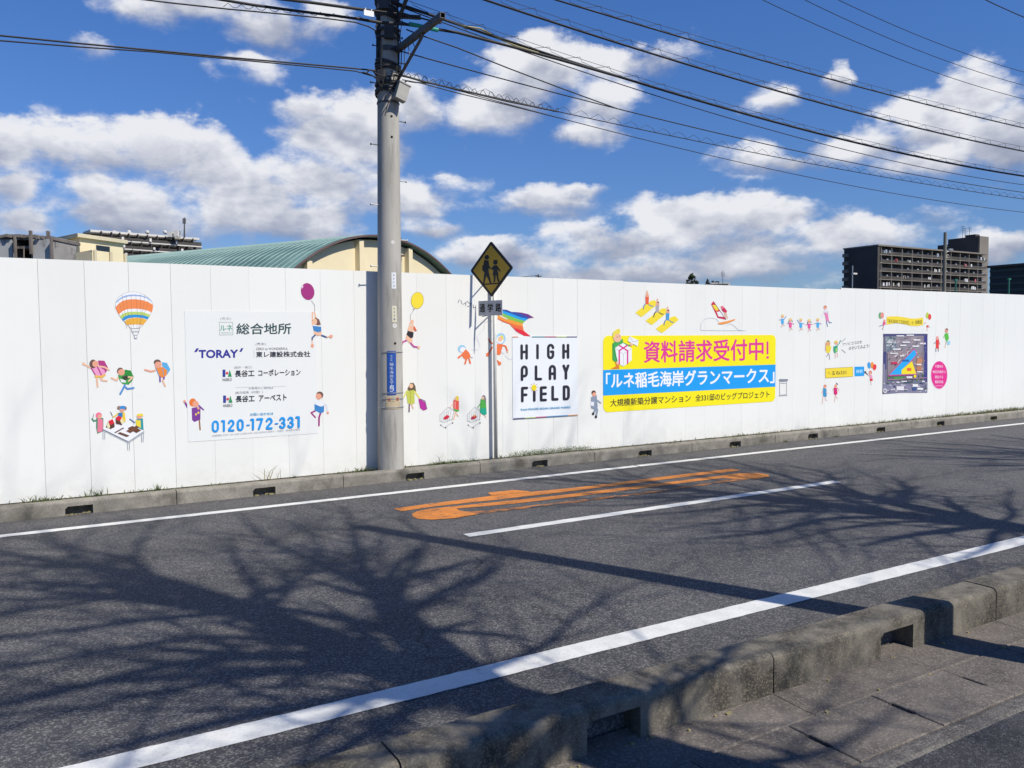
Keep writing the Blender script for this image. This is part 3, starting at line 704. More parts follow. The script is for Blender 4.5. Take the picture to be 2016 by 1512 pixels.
xs = {'x': [(0,'0',247,42),(1,'1',318,28),(2,'2',380,38),(3,'0',454,40),(4,'-',528,34),(5,'1',560,26),(6,'7',613,42),(7,'2',693,40),(8,'-',763,34),(9,'3',802,38),(10,'3',870,38),(11,'1',933,32)]}
for _, ch, x, w in xs['x']:
    yt = 1217-(x-250)*0.052
    digit(p, ch, x, yt, w, 82 - (x-250)*0.004, -0.05, 17.5, LB); p.flush('numeral')
p.text('(営業時間) 平日/11:00~18:00 土日祝/10:00~18:00 [定休日] 毎週火・水曜日、毎月第2木曜日', (240,1341), (968,1288), (240,1326), '9c9ca8')

Z = (570, 540, 100/472)
sticker('magenta_balloon_sticker', 'printed girl in blue top hanging from a magenta balloon', Z, [
 ('e',168,160,62,80,'a8267f',20,-14),('e',120,118,5,16,'f5e0f0',10,20),('l',[(202,245),(235,290),(233,345)],3,'7a7a88'),
 ('l',[(212,355),(212,470)],14,SK),('l',[(228,355),(270,470)],14,SK),('p',[(208,430),(240,400),(275,420),(290,470),(240,470)],'7a5548'),('e',234,440,22,30,SK),
 ('p',[(213,478),(292,488),(295,530),(262,540),(222,525)],'3a86cc'),('p',[(222,525),(262,540),(297,530),(298,565),(262,572),(225,560)],SK),
 ('l',[(238,565),(210,590),(209,615)],14,'3f5a8c'),('l',[(209,615),(210,650)],11,SK),('e',211,665,15,18,SKP),('l',[(300,568),(345,585)],14,'3f5a8c'),('l',[(345,582),(370,578)],11,SK),('e',385,577,16,16,SKP)])
sticker('dancer_sticker', 'printed dancing boy in blue-white sweater and magenta trousers', Z, [
 ('l',[(190,1075),(195,1140),(235,1170)],14,'e4e8ee'),('e',190,1070,13,13,SKP),('l',[(310,1190),(345,1220),(355,1280)],13,'e4e8ee'),('e',355,1287,12,12,SKP),
 ('l',[(240,1268),(200,1288),(238,1330)],15,'a32a80'),('l',[(288,1290),(274,1330),(272,1405)],16,'a32a80'),
 ('p',[(230,1165),(318,1185),(320,1235),(230,1215)],'eef1f5'),('p',[(230,1205),(292,1232),(320,1218),(320,1275),(292,1292),(232,1265)],'3a86cc'),
 ('e',280,1122,33,33,'6d5147'),('e',270,1135,28,28,SKP)])
sticker('purple_coat_sticker', 'printed child with orange hair in a purple coat, arm raised', (360,540,340/1428), [
 ('l',[(15,1055),(38,1098),(75,1110)],16,'7d3a9a'),('e',14,1050,11,11,SKP),('l',[(108,1210),(116,1300)],15,'9a6a48'),('l',[(135,1200),(142,1285)],13,'9a6a48'),
 ('p',[(72,1105),(145,1095),(145,1200),(95,1222),(75,1205)],'7d3a9a'),('l',[(130,1085),(168,1120)],14,'7d3a9a'),('e',128,1108,10,10,SKP),('e',108,1158,7,10,'f2d83a'),('e',128,1145,8,10,'f2d83a'),
 ('e',82,1060,30,34,'f07c32'),('e',105,1072,26,27,SKP)])
Z = (780, 560, 100/1080)
sticker('yellow_balloon_sticker', 'printed red-haired girl in black top hanging from a yellow balloon', Z, [
 ('e',448,340,136,180,'7c7a3c',24,6),('e',448,340,130,174,'fbe335',24,6),('p',[(350,520),(392,520),(370,555)],'8a8a60'),('l',[(372,545),(300,650),(300,755)],8,'8c9098'),
 ('p',[(300,890),(390,890),(440,985),(400,1000),(360,940)],'e2693f'),('e',300,945,45,60,SK),('l',[(320,770),(255,985)],34,SK),('l',[(350,780),(345,1060)],32,SK),('e',338,785,36,34,SK),
 ('p',[(245,985),(370,1020),(355,1125),(300,1145),(218,1065)],'23222e'),('p',[(215,1070),(300,1145),(345,1135),(340,1240),(290,1250),(200,1170)],SK),
 ('l',[(212,1192),(135,1225),(97,1345)],34,'c64f9e'),('l',[(310,1250),(370,1318),(460,1335)],34,'c64f9e'),('e',478,1340,28,34,SK)])
Z = (770, 690, 100/630)
sticker('handbag_sticker', 'printed long-haired girl in yellow-green coat carrying a magenta handbag', Z, [
 ('p',[(200,480),(235,405),(275,400),(300,440),(310,520),(280,500),(220,500)],'6b5a3c'),('e',248,440,25,28,SK),
 ('l',[(195,500),(175,550),(145,590)],18,'ece67a'),('l',[(290,510),(320,545),(350,590)],20,'ece67a'),('e',355,600,9,9,SK),
 ('p',[(185,505),(285,490),(292,650),(262,672),(205,655)],'c9cf58'),('l',[(235,500),(240,650)],8,'a8b048'),
 ('l',[(225,670),(222,760)],16,'7a5a70'),('l',[(250,665),(275,720)],13,SK),
 ('p',[(338,605),(350,600),(420,640),(440,730),(400,745),(360,715)],'bb2a9e'),('l',[(360,600),(420,625),(444,725)],6,'5a5a68')])
Z = (850, 560, 220/1848)
sticker('small_astronaut_sticker', 'printed small orange astronaut floating left of the sign post', Z, [
 ('e',498,1065,66,66,'9fd0ee'),('e',512,1080,48,48,'f4f5f8'),('p',[(490,1150),(560,1070),(620,1130),(645,1200),(560,1250),(520,1215)],'f47b45'),
 ('l',[(500,1165),(440,1210)],30,'f47b45'),('l',[(570,1240),(550,1310)],28,'f47b45'),('l',[(615,1225),(635,1300)],28,'f47b45'),('e',660,1210,14,8,'6d7688')])
sticker('large_astronaut_sticker', 'printed blond orange-suited astronaut right behind the sign post', Z, [
 ('l',[(940,895),(965,955),(1000,975)],26,'f47b45'),('e',938,895,14,16,SK),('l',[(1000,1040),(950,1130)],24,'f47b45'),('e',925,1160,28,34,'f47b45'),
 ('e',1140,895,80,92,'9fd0ee'),('e',1130,915,58,64,'f4f5f8'),('e',1150,885,36,44,'f4df55'),('e',1128,905,38,42,SK),
 ('p',[(1060,985),(1170,990),(1160,1090),(1130,1165),(1060,1160)],'f47b45'),('l',[(1165,1005),(1220,1020),(1248,1100)],26,'f47b45'),('e',1250,1115,16,18,SK),
 ('e',1185,1100,38,44,'eef0f5'),('e',1120,1305,28,32,'f47b45'),('l',[(1085,1260),(1110,1300)],24,'f47b45')])
p = Print(zoomed(*Z), 2)
p.stroke([(660,1080),(760,1080),(800,1010),(740,870),(860,740),(880,620),(1000,600)], 9, 'dfe3ec')
p.stroke([(1210,1170),(1280,1240),(1370,1220),(1400,1050)], 9, 'dfe3ec')
p.build('rope_sticker', label='printed pale wavy rope linking the two orange astronauts', cat='sticker')
p = Print(zoomed(*Z), 2)
for a in ([(455,250),(432,305)],[(480,262),(498,320)],[(600,275),(515,330)],[(560,305),(560,350)],[(598,300),(655,318),(610,362),(590,365)],[(683,335),(688,385),(730,378)],[(830,530),(950,508)]):
    p.stroke(a, 8, '4a4a55')
p.build('handwriting_sticker', label='printed black handwritten katakana slogan left of the school-route sign', cat='sticker')
sticker('rainbow_flag_sticker', 'printed rainbow-striped flag streaming above the black-lettered board', Z, [
 ('p',[(1090,545),(1090,470),(1165,412),(1240,420),(1320,455),(1450,465),(1580,490),(1690,548),(1600,565),(1530,610),(1500,660),(1520,760),(1560,800),(1635,858),(1530,850),(1400,780),(1340,710),(1290,660),(1180,620),(1090,570)],'f2a43a'),
 ('p',[(1370,455),(1480,465),(1590,490),(1690,548),(1620,555),(1500,500)],'6d2a8c'),
 ('p',[(1165,412),(1240,420),(1320,455),(1370,455),(1500,500),(1620,555),(1590,568),(1480,548),(1330,490),(1165,432)],'1f4fae'),
 ('p',[(1165,432),(1330,490),(1480,548),(1590,568),(1545,602),(1450,580),(1310,530),(1160,470)],'18a4ee'),
 ('p',[(1160,472),(1310,530),(1450,580),(1542,604),(1508,642),(1400,612),(1260,570),(1095,478)],'7fc750'),
 ('p',[(1090,555),(1290,635),(1400,672),(1500,690),(1512,760),(1400,730),(1330,710),(1290,660),(1180,620),(1090,572)],'f4703f'),
 ('p',[(1335,708),(1400,730),(1512,765),(1560,800),(1635,858),(1530,850),(1400,780)],'ec1f3f'),
 ('l',[(1095,490),(1170,540),(1245,572)],14,'f4f5f8')])
Z = (850, 760, 150/2016)
for sh, nm, lb, hair, top_, bot_, gds in ((0,'cart_sticker','printed blond shopper in red-striped dress pushing a wire cart','f0d23c','ef5a52','5fb84a','d6243f'),
                          (725,'cart_sticker','printed grey-haired shopper in green dress pushing a wire cart','8e8088','4fae4a','18a98c','c02a52')):
    g = [('l',[(430+sh*0.965,560),(215+sh,760),(215+sh,925)],9,'9aa2b0'),('l',[(440+sh*0.965,565),(590+sh*0.96,650),(530+sh,900)],9,'9aa2b0')]
    for t in range(5):
        g.append(('l',[(270+t*62+sh,715-t*30),(265+t*50+sh,930-t*8)],7,'b4bac6'))
    g += [('l',[(215+sh,925),(330+sh,960),(480+sh,900),(560+sh,880)],8,'9aa2b0'),('l',[(240+sh,1030),(330+sh,1100),(540+sh,970)],7,'aab0bc'),
          ('e',238+sh,1032,17,17,'4a4c58'),('e',368+sh,1100,19,19,'4a4c58'),('e',548+sh,975,19,19,'4a4c58'),
          ('e',385+sh,830,85,45,gds,12,-25),('e',400+sh,790,30,24,gds if sh == 0 else 'f0a53a'),('l',[(600+sh,420),(490+sh,560)],26,top_ if sh else SK)]
    if sh == 0:
        g += [('l',[(630,690),(580,880)],26,SK),('l',[(640,720),(700,800)],22,SK),('p',[(570,580),(720,630),(725,650),(660,685),(590,640)],bot_),('p',[(570,370),(715,390),(715,625),(650,625),(570,590)],top_),('l',[(612,410),(612,590)],10,'f8e8e0'),('e',665,325,48,62,hair),('e',625,340,26,34,SK)]
    else:
        g += [('l',[(1280,720),(1285,800)],18,SK),('l',[(1400,770),(1430,830)],18,SK),('p',[(1290,345),(1430,370),(1450,740),(1390,775),(1268,700)],top_),('p',[(1290,590),(1440,590),(1450,740),(1390,775),(1268,700)],bot_),('e',1372,300,50,62,hair),('p',[(1390,260),(1435,330),(1435,470),(1415,470),(1400,340)],hair),('e',1350,318,32,36,SK)]
    sticker(nm, lb, Z, g)

# ------------------------------------------------------------------ HIGH PLAY FIELD board
hpf, bb = slab_board('lettered_board', [(1008,663),(1136,662.5),(1138,817),(1009.5,825)], 0.006, 'f2f7fb', label='square white board with big black HIGH PLAY FIELD lettering', cat='board')
def board_map(ox, oy, s, th):
    return lambda x, y, lay: fence_map(ox+x*s, oy+y*s, lay)+Vector((0, -th, 0))
Z = (1000, 650, 150/1260)
p = Print(board_map(*Z, 0.006), 2); p.auto = hpf
def glyph(p, ch, x, y, w, h, t, col='262433', sk=-0.03):
    def q(pts): return [(x+u*w, y+v*h+u*w*sk) for u, v in pts]
    def arc(cx, cy, rx, ry, a0, a1, n=8): return [(cx+rx*math.cos(math.radians(a0+(a1-a0)*i/n)), cy+ry*math.sin(math.radians(a0+(a1-a0)*i/n))) for i in range(n+1)]
    S = {'H':[[(0,0),(0,1)],[(1,0),(1,1)],[(0,.5),(1,.5)]], 'I':[[(.5,0),(.5,1)]], 'i':[[(.5,.3),(.5,1)]],
         'G':[arc(.5,.22,.5,.22,0,-180)+[(0,.78)]+arc(.5,.78,.5,.22,180,0)+[(1,.52),(.6,.52)]],
         'P':[[(0,1),(0,.3)]+arc(.5,.25,.5,.25,180,360)+[(1,.5)]+arc(.5,.5,.5,.22,0,90)+[(.1,.72)]],
         'L':[[(0,0),(0,1),(1,1)]], 'A':[[(0,1),(0,.3)]+arc(.5,.25,.5,.25,180,360)+[(1,1)],[(0,.6),(1,.6)]],
         'Y':[[(0,0),(.5,.5),(.5,1)],[(1,0),(.5,.5)]], 'F':[[(1,0),(.0,0),(0,1)],[(0,.52),(.85,.52)]],
         'E':[[(1,0),(0,0),(0,1),(1,1)],[(0,.5),(1,.5)]], 'D':[[(0,0),(0,1),(.5,1)]+arc(.55,.75,.45,.25,90,0)+arc(.55,.25,.45,.25,0,-90)+[(0,0)]]}[ch]
    for s_ in S: p.stroke(q(s_), t, col)
for ch, x, y, w, h in (('H',222,255,82,214),('I',440,252,88,212),('G',662,248,78,212),('H',914,248,74,208),
                       ('P',227,605,76,216),('L',459,602,80,208),('A',690,596,78,208),('Y',916,588,74,210),
                       ('F',232,958,76,214),('i',390,950,80,214),('E',544,950,74,206),('L',734,938,76,206),('D',922,934,74,204)):
    glyph(p, ch, x, y, w, h, 44); p.flush('letter')
p.ell(425, 950, 42, 50, 'fbe11e')
for a in (0,40,80,130,180,220,270,320):
    r = math.radians(a-90); p.stroke([(425+56*math.cos(r),950+62*math.sin(r)),(425+70*math.cos(r),950+78*math.sin(r))], 6, 'c86a8a')
p.flush('yellow_disc')
p.text('Renai INAGEKAIGAN GRAND MARKS', (208,1328), (1026,1288), (208,1294), '4aa4d4', 0.015)
def bar(p, segs, y0, y1, t):
    for xa, xb, c in segs:
        def yy(x): return y0+(y1-y0)*(x-70)/(1140-70)
        p.poly([(xa,yy(xa)),(xb,yy(xb)),(xb,yy(xb)+t),(xa,yy(xa)+t)], c); p.flush('colour_bar')
bar(p, [(70,165,'f0a07a'),(390,600,'4a9aa8'),(600,795,'c23a68'),(795,965,'c8d67a'),(965,1138,'5a4a80')], 103, 103, 12)
bar(p, [(82,270,'5a4a80'),(270,450,'c8d67a'),(450,630,'d24a78'),(630,985,'4a90c4'),(985,1150,'f0a860')], 1457, 1392, 12)

Z = (1240, 560, 260/2016)
for k, (dx, dy, c, hair, leg, nm) in enumerate(((0,0,'f0603c',SK,'5a86b8','printed yoga figure in orange-red top on the topmost yellow mat'),
                                 (157,122,'b4b0b8','4a4668','33333c','printed yoga figure in grey top on the middle yellow mat'),
                                 (313,245,'4a9fdc','3c3030','4a7ab0','printed yoga figure in light blue top on the lowest yellow mat'))):
    sticker('yoga_sticker', nm, Z, [
      ('p',[(85+dx,428+dy),(325+dx,248+dy),(375+dx,240+dy),(430+dx,290+dy),(425+dx,300+dy),(185+dx,492+dy),(165+dx,492+dy),(90+dx,440+dy)],'fbe335'),
      ('l',[(238+dx,295+dy),(215+dx,325+dy),(205+dx,375+dy)],15,leg),('l',[(290+dx,308+dy),(325+dx,332+dy),(350+dx,332+dy)],14,leg),
      ('p',[(235+dx,180+dy),(290+dx,180+dy),(285+dx,308+dy),(240+dx,298+dy)],c),('l',[(240+dx,185+dy),(262+dx,95+dy),(288+dx,185+dy)],13,SK),('e',263+dx,(168 if k == 0 else 170)+dy,19,26,SKP)]
      + ([] if k == 0 else [('p',[(245+dx,150+dy),(283+dx,140+dy),(290+dx,165+dy),(270+dx,158+dy)],hair)]))
sticker('windsurfer_sticker', 'printed windsurfer in crimson with red and yellow sail over a pale wave', Z, [
 ('l',[(1080,700),(1085,600),(1130,540),(1190,515),(1260,510),(1320,530),(1360,575)],7,'cfd4de'),('l',[(1080,700),(1400,705),(1770,706)],7,'c0c6d2'),('l',[(1480,625),(1540,600),(1600,640),(1650,690),(1740,705)],7,'cfd4de'),
 ('p',[(1270,258),(1468,538),(1340,510),(1240,300)],'d8264f'),('p',[(1255,315),(1310,312),(1355,380),(1320,408),(1275,352)],'f4dc3d'),('p',[(1325,420),(1372,412),(1432,496),(1350,488)],'f2f3f6'),('l',[(1275,262),(1465,535)],7,'5a2a3c'),
 ('p',[(1395,380),(1440,350),(1482,405),(1475,432),(1430,425)],'cf2458'),('e',1408,348,24,22,'ef7a86'),('l',[(1465,430),(1490,520)],12,SK),('l',[(1445,430),(1462,510)],12,SK),
 ('p',[(1340,590),(1400,575),(1480,560),(1612,524),(1600,545),(1500,590),(1400,612),(1350,605)],'f7a04a')])
# ------------------------------------------------------------------ yellow banner
Z = (1120, 540, 440/2016)
cor = [(1187,661),(1526,659.5),(1527,791),(1187.5,811)]
q = [on_y(x, y, YF) for x, y in cor]
bx0, bx1 = (q[0].x+q[3].x)/2, (q[1].x+q[2].x)/2; bz1 = (q[0].z+q[1].z)/2; bz0 = (q[2].z+q[3].z)/2
banner = empty('campaign_banner', ((bx0+bx1)/2, YF-0.002, bz0), label='wide yellow banner with blue band and pink Japanese headline', cat='banner')
def rrect(x0, x1, z0, z1, r, corners=(1,1,1,1)):
    pts = []
    for (cx_, cz_, a0, on) in ((x1-r,z1-r,0,corners[0]),(x0+r,z1-r,90,corners[1]),(x0+r,z0+r,180,corners[2]),(x1-r,z0+r,270,corners[3])):
        if on: pts += [(cx_+r*math.cos(math.radians(a0+t)), cz_+r*math.sin(math.radians(a0+t))) for t in range(0, 91, 15)]
        else: pts.append((cx_+r*(1 if a0 in (0,270) else -1), cz_+r*(1 if a0 in (0,90) else -1)))
    return pts
def prism_y(m, pts, ya, yb):
    k = len(pts); m.add([(x,ya,z) for x,z in pts]+[(x,yb,z) for x,z in pts], [tuple(range(k)), tuple(range(2*k-1,k-1,-1))]+[((i+1)%k, i, k+i, k+(i+1)%k) for i in range(k)])
m = MB(); prism_y(m, rrect(bx0,bx1,bz0,bz1,0.11), YF-0.0035, YF-0.0012)
fix_normals(m.build('sheet', pmat(hexc('fff000')), banner))
zb1 = on_y(1300, 726, YF).z; zb1 = (on_y(1187,727.5,YF).z+on_y(1526,718.5,YF).z)/2; zb0 = (on_y(1187,777,YF).z+on_y(1526,763,YF).z)/2
m = MB(); m.box(bx0, bx1, YF-0.0041, YF-0.0012, zb0, zb1); m.build('blue_band', pmat(hexc('0ea2f4')), banner)
p = Print(zoomed(*Z), 5); p.auto = banner
p.text('資料請求受付中', (677,797), (1752,772), (677,606), 'e8379a', 0.02)
p.stroke([(1790,612),(1790,715)], 17, 'e8379a'); p.ell(1791, 750, 12, 12, 'e8379a'); p.flush('exclamation_mark')
p.text('「ルネ稲毛海岸グランマークス」', (335,1030), (1850,978), (335,893), 'f8fbff', 0.028)
p.text('大規模新築分譲マンション', (373,1195), (1097,1150), (373,1128), '3a3428', 0.012)
p.text('全331邸のビッグプロジェクト', (1140,1147), (1808,1112), (1140,1085), '3a3428', 0.012)
Z = (1150, 640, 140/1114)
sticker('gift_sticker', 'printed blond man in green sweater holding a large wrapped gift and envelope', Z, [
 ('p',[(438,290),(470,260),(600,215),(608,270),(740,330),(690,330),(600,330),(525,580),(480,575),(440,545)],'42b055'),('l',[(455,300),(470,420),(505,560)],8,'1f7f42'),
 ('p',[(480,575),(530,575),(548,650),(548,682),(410,688),(500,640)],'e88a2c'),('e',525,592,25,28,SK),
 ('p',[(480,355),(605,280),(740,365),(742,550),(610,650),(530,600),(500,480)],'f5f6f9'),('l',[(610,455),(612,640)],5,'a8aab8'),('l',[(482,360),(610,455),(738,370)],5,'a8aab8'),
 ('l',[(545,320),(680,405)],22,'e0308e'),('l',[(672,318),(545,400)],22,'e0308e'),('l',[(545,400),(545,605)],22,'e0308e'),('l',[(676,405),(676,600)],22,'e0308e'),
 ('e',515,200,64,70,SK),('p',[(440,190),(450,110),(510,62),(555,60),(560,110),(545,140),(490,140),(460,200)],'f2df4c'),('e',515,188,6,9,'5a3a2a'),('e',550,172,5,9,'5a3a2a'),
 ('e',735,300,24,28,SK),('p',[(703,172),(850,240),(830,332),(678,250)],'f4f5f8'),('l',[(703,175),(755,262),(848,242)],6,'9aa0b4')], lay=12)
sticker('businessman_sticker', 'printed businessman in grey suit left of the yellow banner', Z, [
 ('p',[(105,1130),(195,1095),(212,1280),(165,1330),(105,1290)],'8d9bb0'),('l',[(205,1180),(262,1225)],22,'8d9bb0'),('e',262,1228,10,10,SK),('l',[(120,1290),(180,1320),(140,1385)],30,'8d9bb0'),('l',[(190,1290),(205,1330),(185,1430)],30,'8d9bb0'),
 ('e',140,1390,19,24,'23222e'),('e',183,1438,19,24,'23222e'),('p',[(105,1200),(155,1205),(150,1270),(100,1260)],'eef0f4'),('e',148,1060,34,38,'5a3b34'),('e',155,1085,30,32,SKP)])
Z = (1120, 540, 440/2016)
sticker('copier_sticker', 'printed outline of an office copier right of the yellow banner', Z, [
 ('p',[(1895,945),(1975,945),(1975,962),(1895,966)],'8c919c'),('l',[(1900,970),(1900,1090),(1962,1085),(1962,965),(1900,970)],3.5,'8c919c'),('l',[(1908,985),(1955,983)],3.5,'6a6f7c'),('l',[(1892,1098),(1970,1092)],4,'8c919c')], group=None)
# ------------------------------------------------------------------ kindergarten row
Z = (1520, 590, 140/1924)
ROW = 'printed small children in a row on the hoarding'
for lb, x, y, c, fl, dirn in (('printed child in blue smock at the left end of the row, arm up',280,440,'4ab2ee',0,1),
                     ('printed child in pink smock with pigtails, second in the row',492,540,'ee5aa2',1,1),
                     ('printed child in blue smock in the middle of the row',775,545,'4ab2ee',0,-1),
                     ('printed child in pink smock, fourth in the row',1000,565,'ee5aa2',1,-1),
                     ('printed child in blue smock at the right end of the row',1235,540,'4ab2ee',0,1)):
    g = []
    if fl: g += [('l',[(x-30,y+20),(x-45,y+80)],20,'5a4248'),('l',[(x+35,y+20),(x+55,y+50)],20,'5a4248')]
    g += [('p',[(x-38,y+80),(x+32,y+75),(x+40,y+200),(x+15,y+225),(x-25,y+220),(x-38,y+180)],c),
          ('l',[(x+30*dirn,y+100),(x+95*dirn,y+(10 if (x < 400 or 700 < x < 800) else 120))],18,'6f8fc8' if not fl else 'd0589a'),('l',[(x-30*dirn,y+100),(x-90*dirn,y+110)],16,'6f8fc8' if not fl else 'd0589a'),
          ('l',[(x+8,y+225),(x-30,y+300)],20,'e0b0a4'),('l',[(x+10,y+225),(x+50,y+270)],16,'e0b0a4'),
          ('e',x,y,42,46,'f0d58c'),('e',x-2,y+28,28,28,SKP)]
    sticker('child_sticker', lb, Z, g, group=ROW)
sticker('teacher_sticker', 'printed teacher in long pink apron right of the row of children', Z, [
 ('l',[(1410,310),(1360,400),(1350,470)],18,'e4dfe8'),('l',[(1500,310),(1520,400),(1440,460)],18,'e4dfe8'),('p',[(1400,260),(1480,280),(1490,360),(1410,360)],'e8e4ee'),
 ('p',[(1405,350),(1460,350),(1510,400),(1535,575),(1465,580),(1430,430)],'ee86bc'),('l',[(1470,580),(1495,725)],20,'5a68a8'),('l',[(1530,580),(1545,622),(1605,622)],20,'5a68a8'),
 ('e',1435,205,44,50,'d6786c'),('e',1432,225,32,36,SKP)])
Z = (1600, 650, 140/1323)
sticker('spy_sticker', 'printed person in yellow top with green cap peering right', Z, [
 ('l',[(290,420),(310,470),(310,545)],12,'9a8aa8'),('l',[(295,430),(255,490)],14,'9a8aa8'),('l',[(240,250),(235,380)],16,'e6b49a'),('p',[(245,290),(310,270),(345,320),(320,410),(285,430),(250,410)],'f4dc3d'),
 ('e',285,245,42,55,'e2b95a'),('e',282,250,28,32,SKP),('p',[(255,215),(285,180),(318,215)],'4f9a6a')])
sticker('pointing_sticker', 'printed blond person in green coat raising an arm beside the slogan', Z, [
 ('l',[(415,420),(418,520)],11,'e0a8a0'),('l',[(452,420),(458,500)],11,'e0a8a0'),('l',[(455,285),(500,235),(515,190)],16,'5f9c90'),('p',[(385,300),(465,280),(460,400),(400,432),(380,370)],'3aa882'),('p',[(425,340),(455,330),(450,395),(420,400)],'a4dc5a'),
 ('e',432,225,34,36,'f2dc5a'),('e',438,240,24,28,SKP)])
p = Print(zoomed(*Z), 2)
p.stroke([(535,218),(605,155)], 8, '4a4a55'); p.stroke([(535,360),(605,420)], 8, '4a4a55')
p.text('アソビゴコロを', (553,295), (915,242), (553,238), '5a5a64')
p.text('のぞいてみよう!', (672,375), (1050,325), (672,310), '5a5a64')
p.build('slogan_sticker', label='printed grey two-line Japanese slogan with burst strokes', cat='sticker')
p = Print(zoomed(*Z), 2)
p.poly([(230,712),(745,682),(748,865),(232,895)], '8c7a30'); p.poly([(236,718),(740,688),(742,860),(238,888)], 'fbe03c')
p.text('るね331', (350,838), (620,820), (350,765), '4a4226', 0.012)
p.ell(293, 790, 18, 20, 'a8923c'); p.ell(293, 790, 12, 14, 'fbe03c'); p.stroke([(305,805),(322,825)], 6, 'a8923c')
p.build('search_box_sticker', label='printed yellow search box with three kana and numerals', cat='sticker')
p = Print(zoomed(*Z), 2)
p.poly([(775,680),(955,676),(956,850),(778,858)], '18a4ee'); p.text('検索', (805,803), (925,797), (805,735), 'c8ecfc', 0.01)
p.poly([(955,765),(1000,768),(990,785),(1028,825),(1018,835),(982,800),(970,815)], '23222e')
p.build('search_button_sticker', label='printed square blue search button with a black arrow', cat='sticker')
sticker('three_balloon_sticker', 'printed small girl in striped shirt and red skirt under three balloons', Z, [
 ('e',1048,655,32,62,'3aa4e8',14,-6),('e',1105,650,32,60,'f59a3c',14),('e',1150,688,34,58,'ee3c40',14,8),('e',1070,790,30,38,'d8706a'),('e',1068,800,22,28,SKP),('p',[(1055,832),(1098,835),(1112,905),(1062,908)],'eca0bc'),('p',[(1060,905),(1115,905),(1110,945),(1064,945)],'e2203f'),('l',[(1082,945),(1085,1020)],12,'e8c8c0'),('l',[(1060,845),(1030,840)],12,'eca0bc')])
sticker('blue_jogger_sticker', 'printed walker in blue under the yellow search box', Z, [
 ('l',[(190,1240),(175,1370)],12,'e8bcae'),('l',[(230,1240),(240,1305),(268,1310)],11,'e8bcae'),('l',[(195,1100),(170,1180)],12,'e8bcae'),('p',[(190,1075),(255,1090),(258,1235),(230,1245),(190,1225)],'3f98cc'),('l',[(250,1150),(265,1185)],12,'e8bcae'),('e',228,1045,28,34,'d8805c'),('e',226,1058,22,26,SKP)])
sticker('magenta_jogger_sticker', 'printed dancer in magenta with black topknot beside the walker in blue', Z, [
 ('l',[(420,1220),(400,1340)],11,'e8bcae'),('l',[(425,1225),(462,1275)],11,'e8bcae'),('l',[(450,1070),(488,1110),(455,1160)],11,'e8bcae'),('l',[(395,1070),(372,1120)],11,'e8bcae'),('p',[(390,1070),(450,1075),(455,1190),(420,1215),(390,1180)],'dc1f78'),('e',425,1040,24,34,SKP),('p',[(430,970),(468,1000),(460,1020),(440,1000)],'4a4a55')])
Z = (1720, 600, 170/1285)
sticker('red_walker_sticker', 'printed walker in long red coat right of the aerial map', Z, [
 ('l',[(925,650),(925,695)],10,'6a6a80'),('l',[(960,660),(958,695)],10,'6a6a80'),('l',[(925,560),(895,575)],10,'6a6a80'),('l',[(970,545),(985,590)],10,'e8a090'),('p',[(925,520),(970,505),(968,660),(925,645)],'ee4038'),('e',945,495,20,30,'f2a8a0')])
sticker('green_walker_sticker', 'printed shopper in green dress with a pale blue bag right of the aerial map', Z, [
 ('l',[(1075,550),(1060,640)],10,'e6c0a8'),('l',[(1055,450),(1040,490)],10,'8ac86a'),('p',[(1055,430),(1105,420),(1120,500),(1085,560),(1060,500)],'5cc442'),('e',1082,385,24,36,'e2a08c'),('p',[(1070,360),(1090,348),(1105,365),(1095,378)],'6a3a40'),('p',[(1082,545),(1135,535),(1138,590),(1095,600)],'a4d8ee')])
p = Print(zoomed(*Z), 2)
p.poly([(192,180),(250,172),(350,172),(450,185),(560,205),(640,205),(735,190),(735,300),(640,318),(560,315),(450,290),(350,272),(250,285),(192,300)], 'fbe13a')
p.text('「稲毛海岸5丁目南地区」の', (205,270), (590,300), (205,212), '6a5c1e', 0.008)
p.text('鳥瞰図', (615,292), (715,285), (615,232), '6a5c1e', 0.008)
p.build('ribbon_sticker', label='printed wavy yellow ribbon with Japanese title above the aerial map', cat='sticker')
sticker('left_bearer_sticker', 'printed child in pink under green and pink balloons at the ribbon', Z, [
 ('e',98,160,24,48,'5aae72'),('e',125,158,26,46,'f2968c'),('e',160,235,16,16,SKP),('p',[(140,250),(172,250),(180,290),(130,310)],'e8628c'),('l',[(130,300),(85,320)],8,'4a5a8c'),('l',[(150,305),(128,370)],9,'b890a0')])
sticker('right_bearer_sticker', 'printed child in red under lime and red balloons at the ribbon', Z, [
 ('e',798,160,24,46,'c4d84a'),('e',832,180,24,44,'ea4a44'),('e',765,270,12,14,'f2c8b0'),('p',[(780,310),(815,300),(818,335),(790,340)],'ea5a50'),('l',[(795,340),(792,385)],8,'e8c8c0'),('l',[(815,325),(838,330)],8,'e8c8c0')])
p = Print(zoomed(*Z), 2)
p.ell(973, 1045, 125, 212, 'f6e4ee', 28); p.ell(973, 1045, 120, 205, 'ea2a92', 28)
for t, y, x0, x1 in (('千葉市の',938,910,1030),('地区計画外に',1018,876,1070),('誕生する',1095,910,1030),('最初計画',1168,910,1030)):
    p.text(t, (x0,y), (x1,y), (x0,y-42), 'fbe6f2', 0.012)
p.stroke([(915,1208),(1028,1206)], 5, 'fbe6f2')
p.build('oval_sticker', label='printed magenta oval with four lines of white Japanese text', cat='sticker')
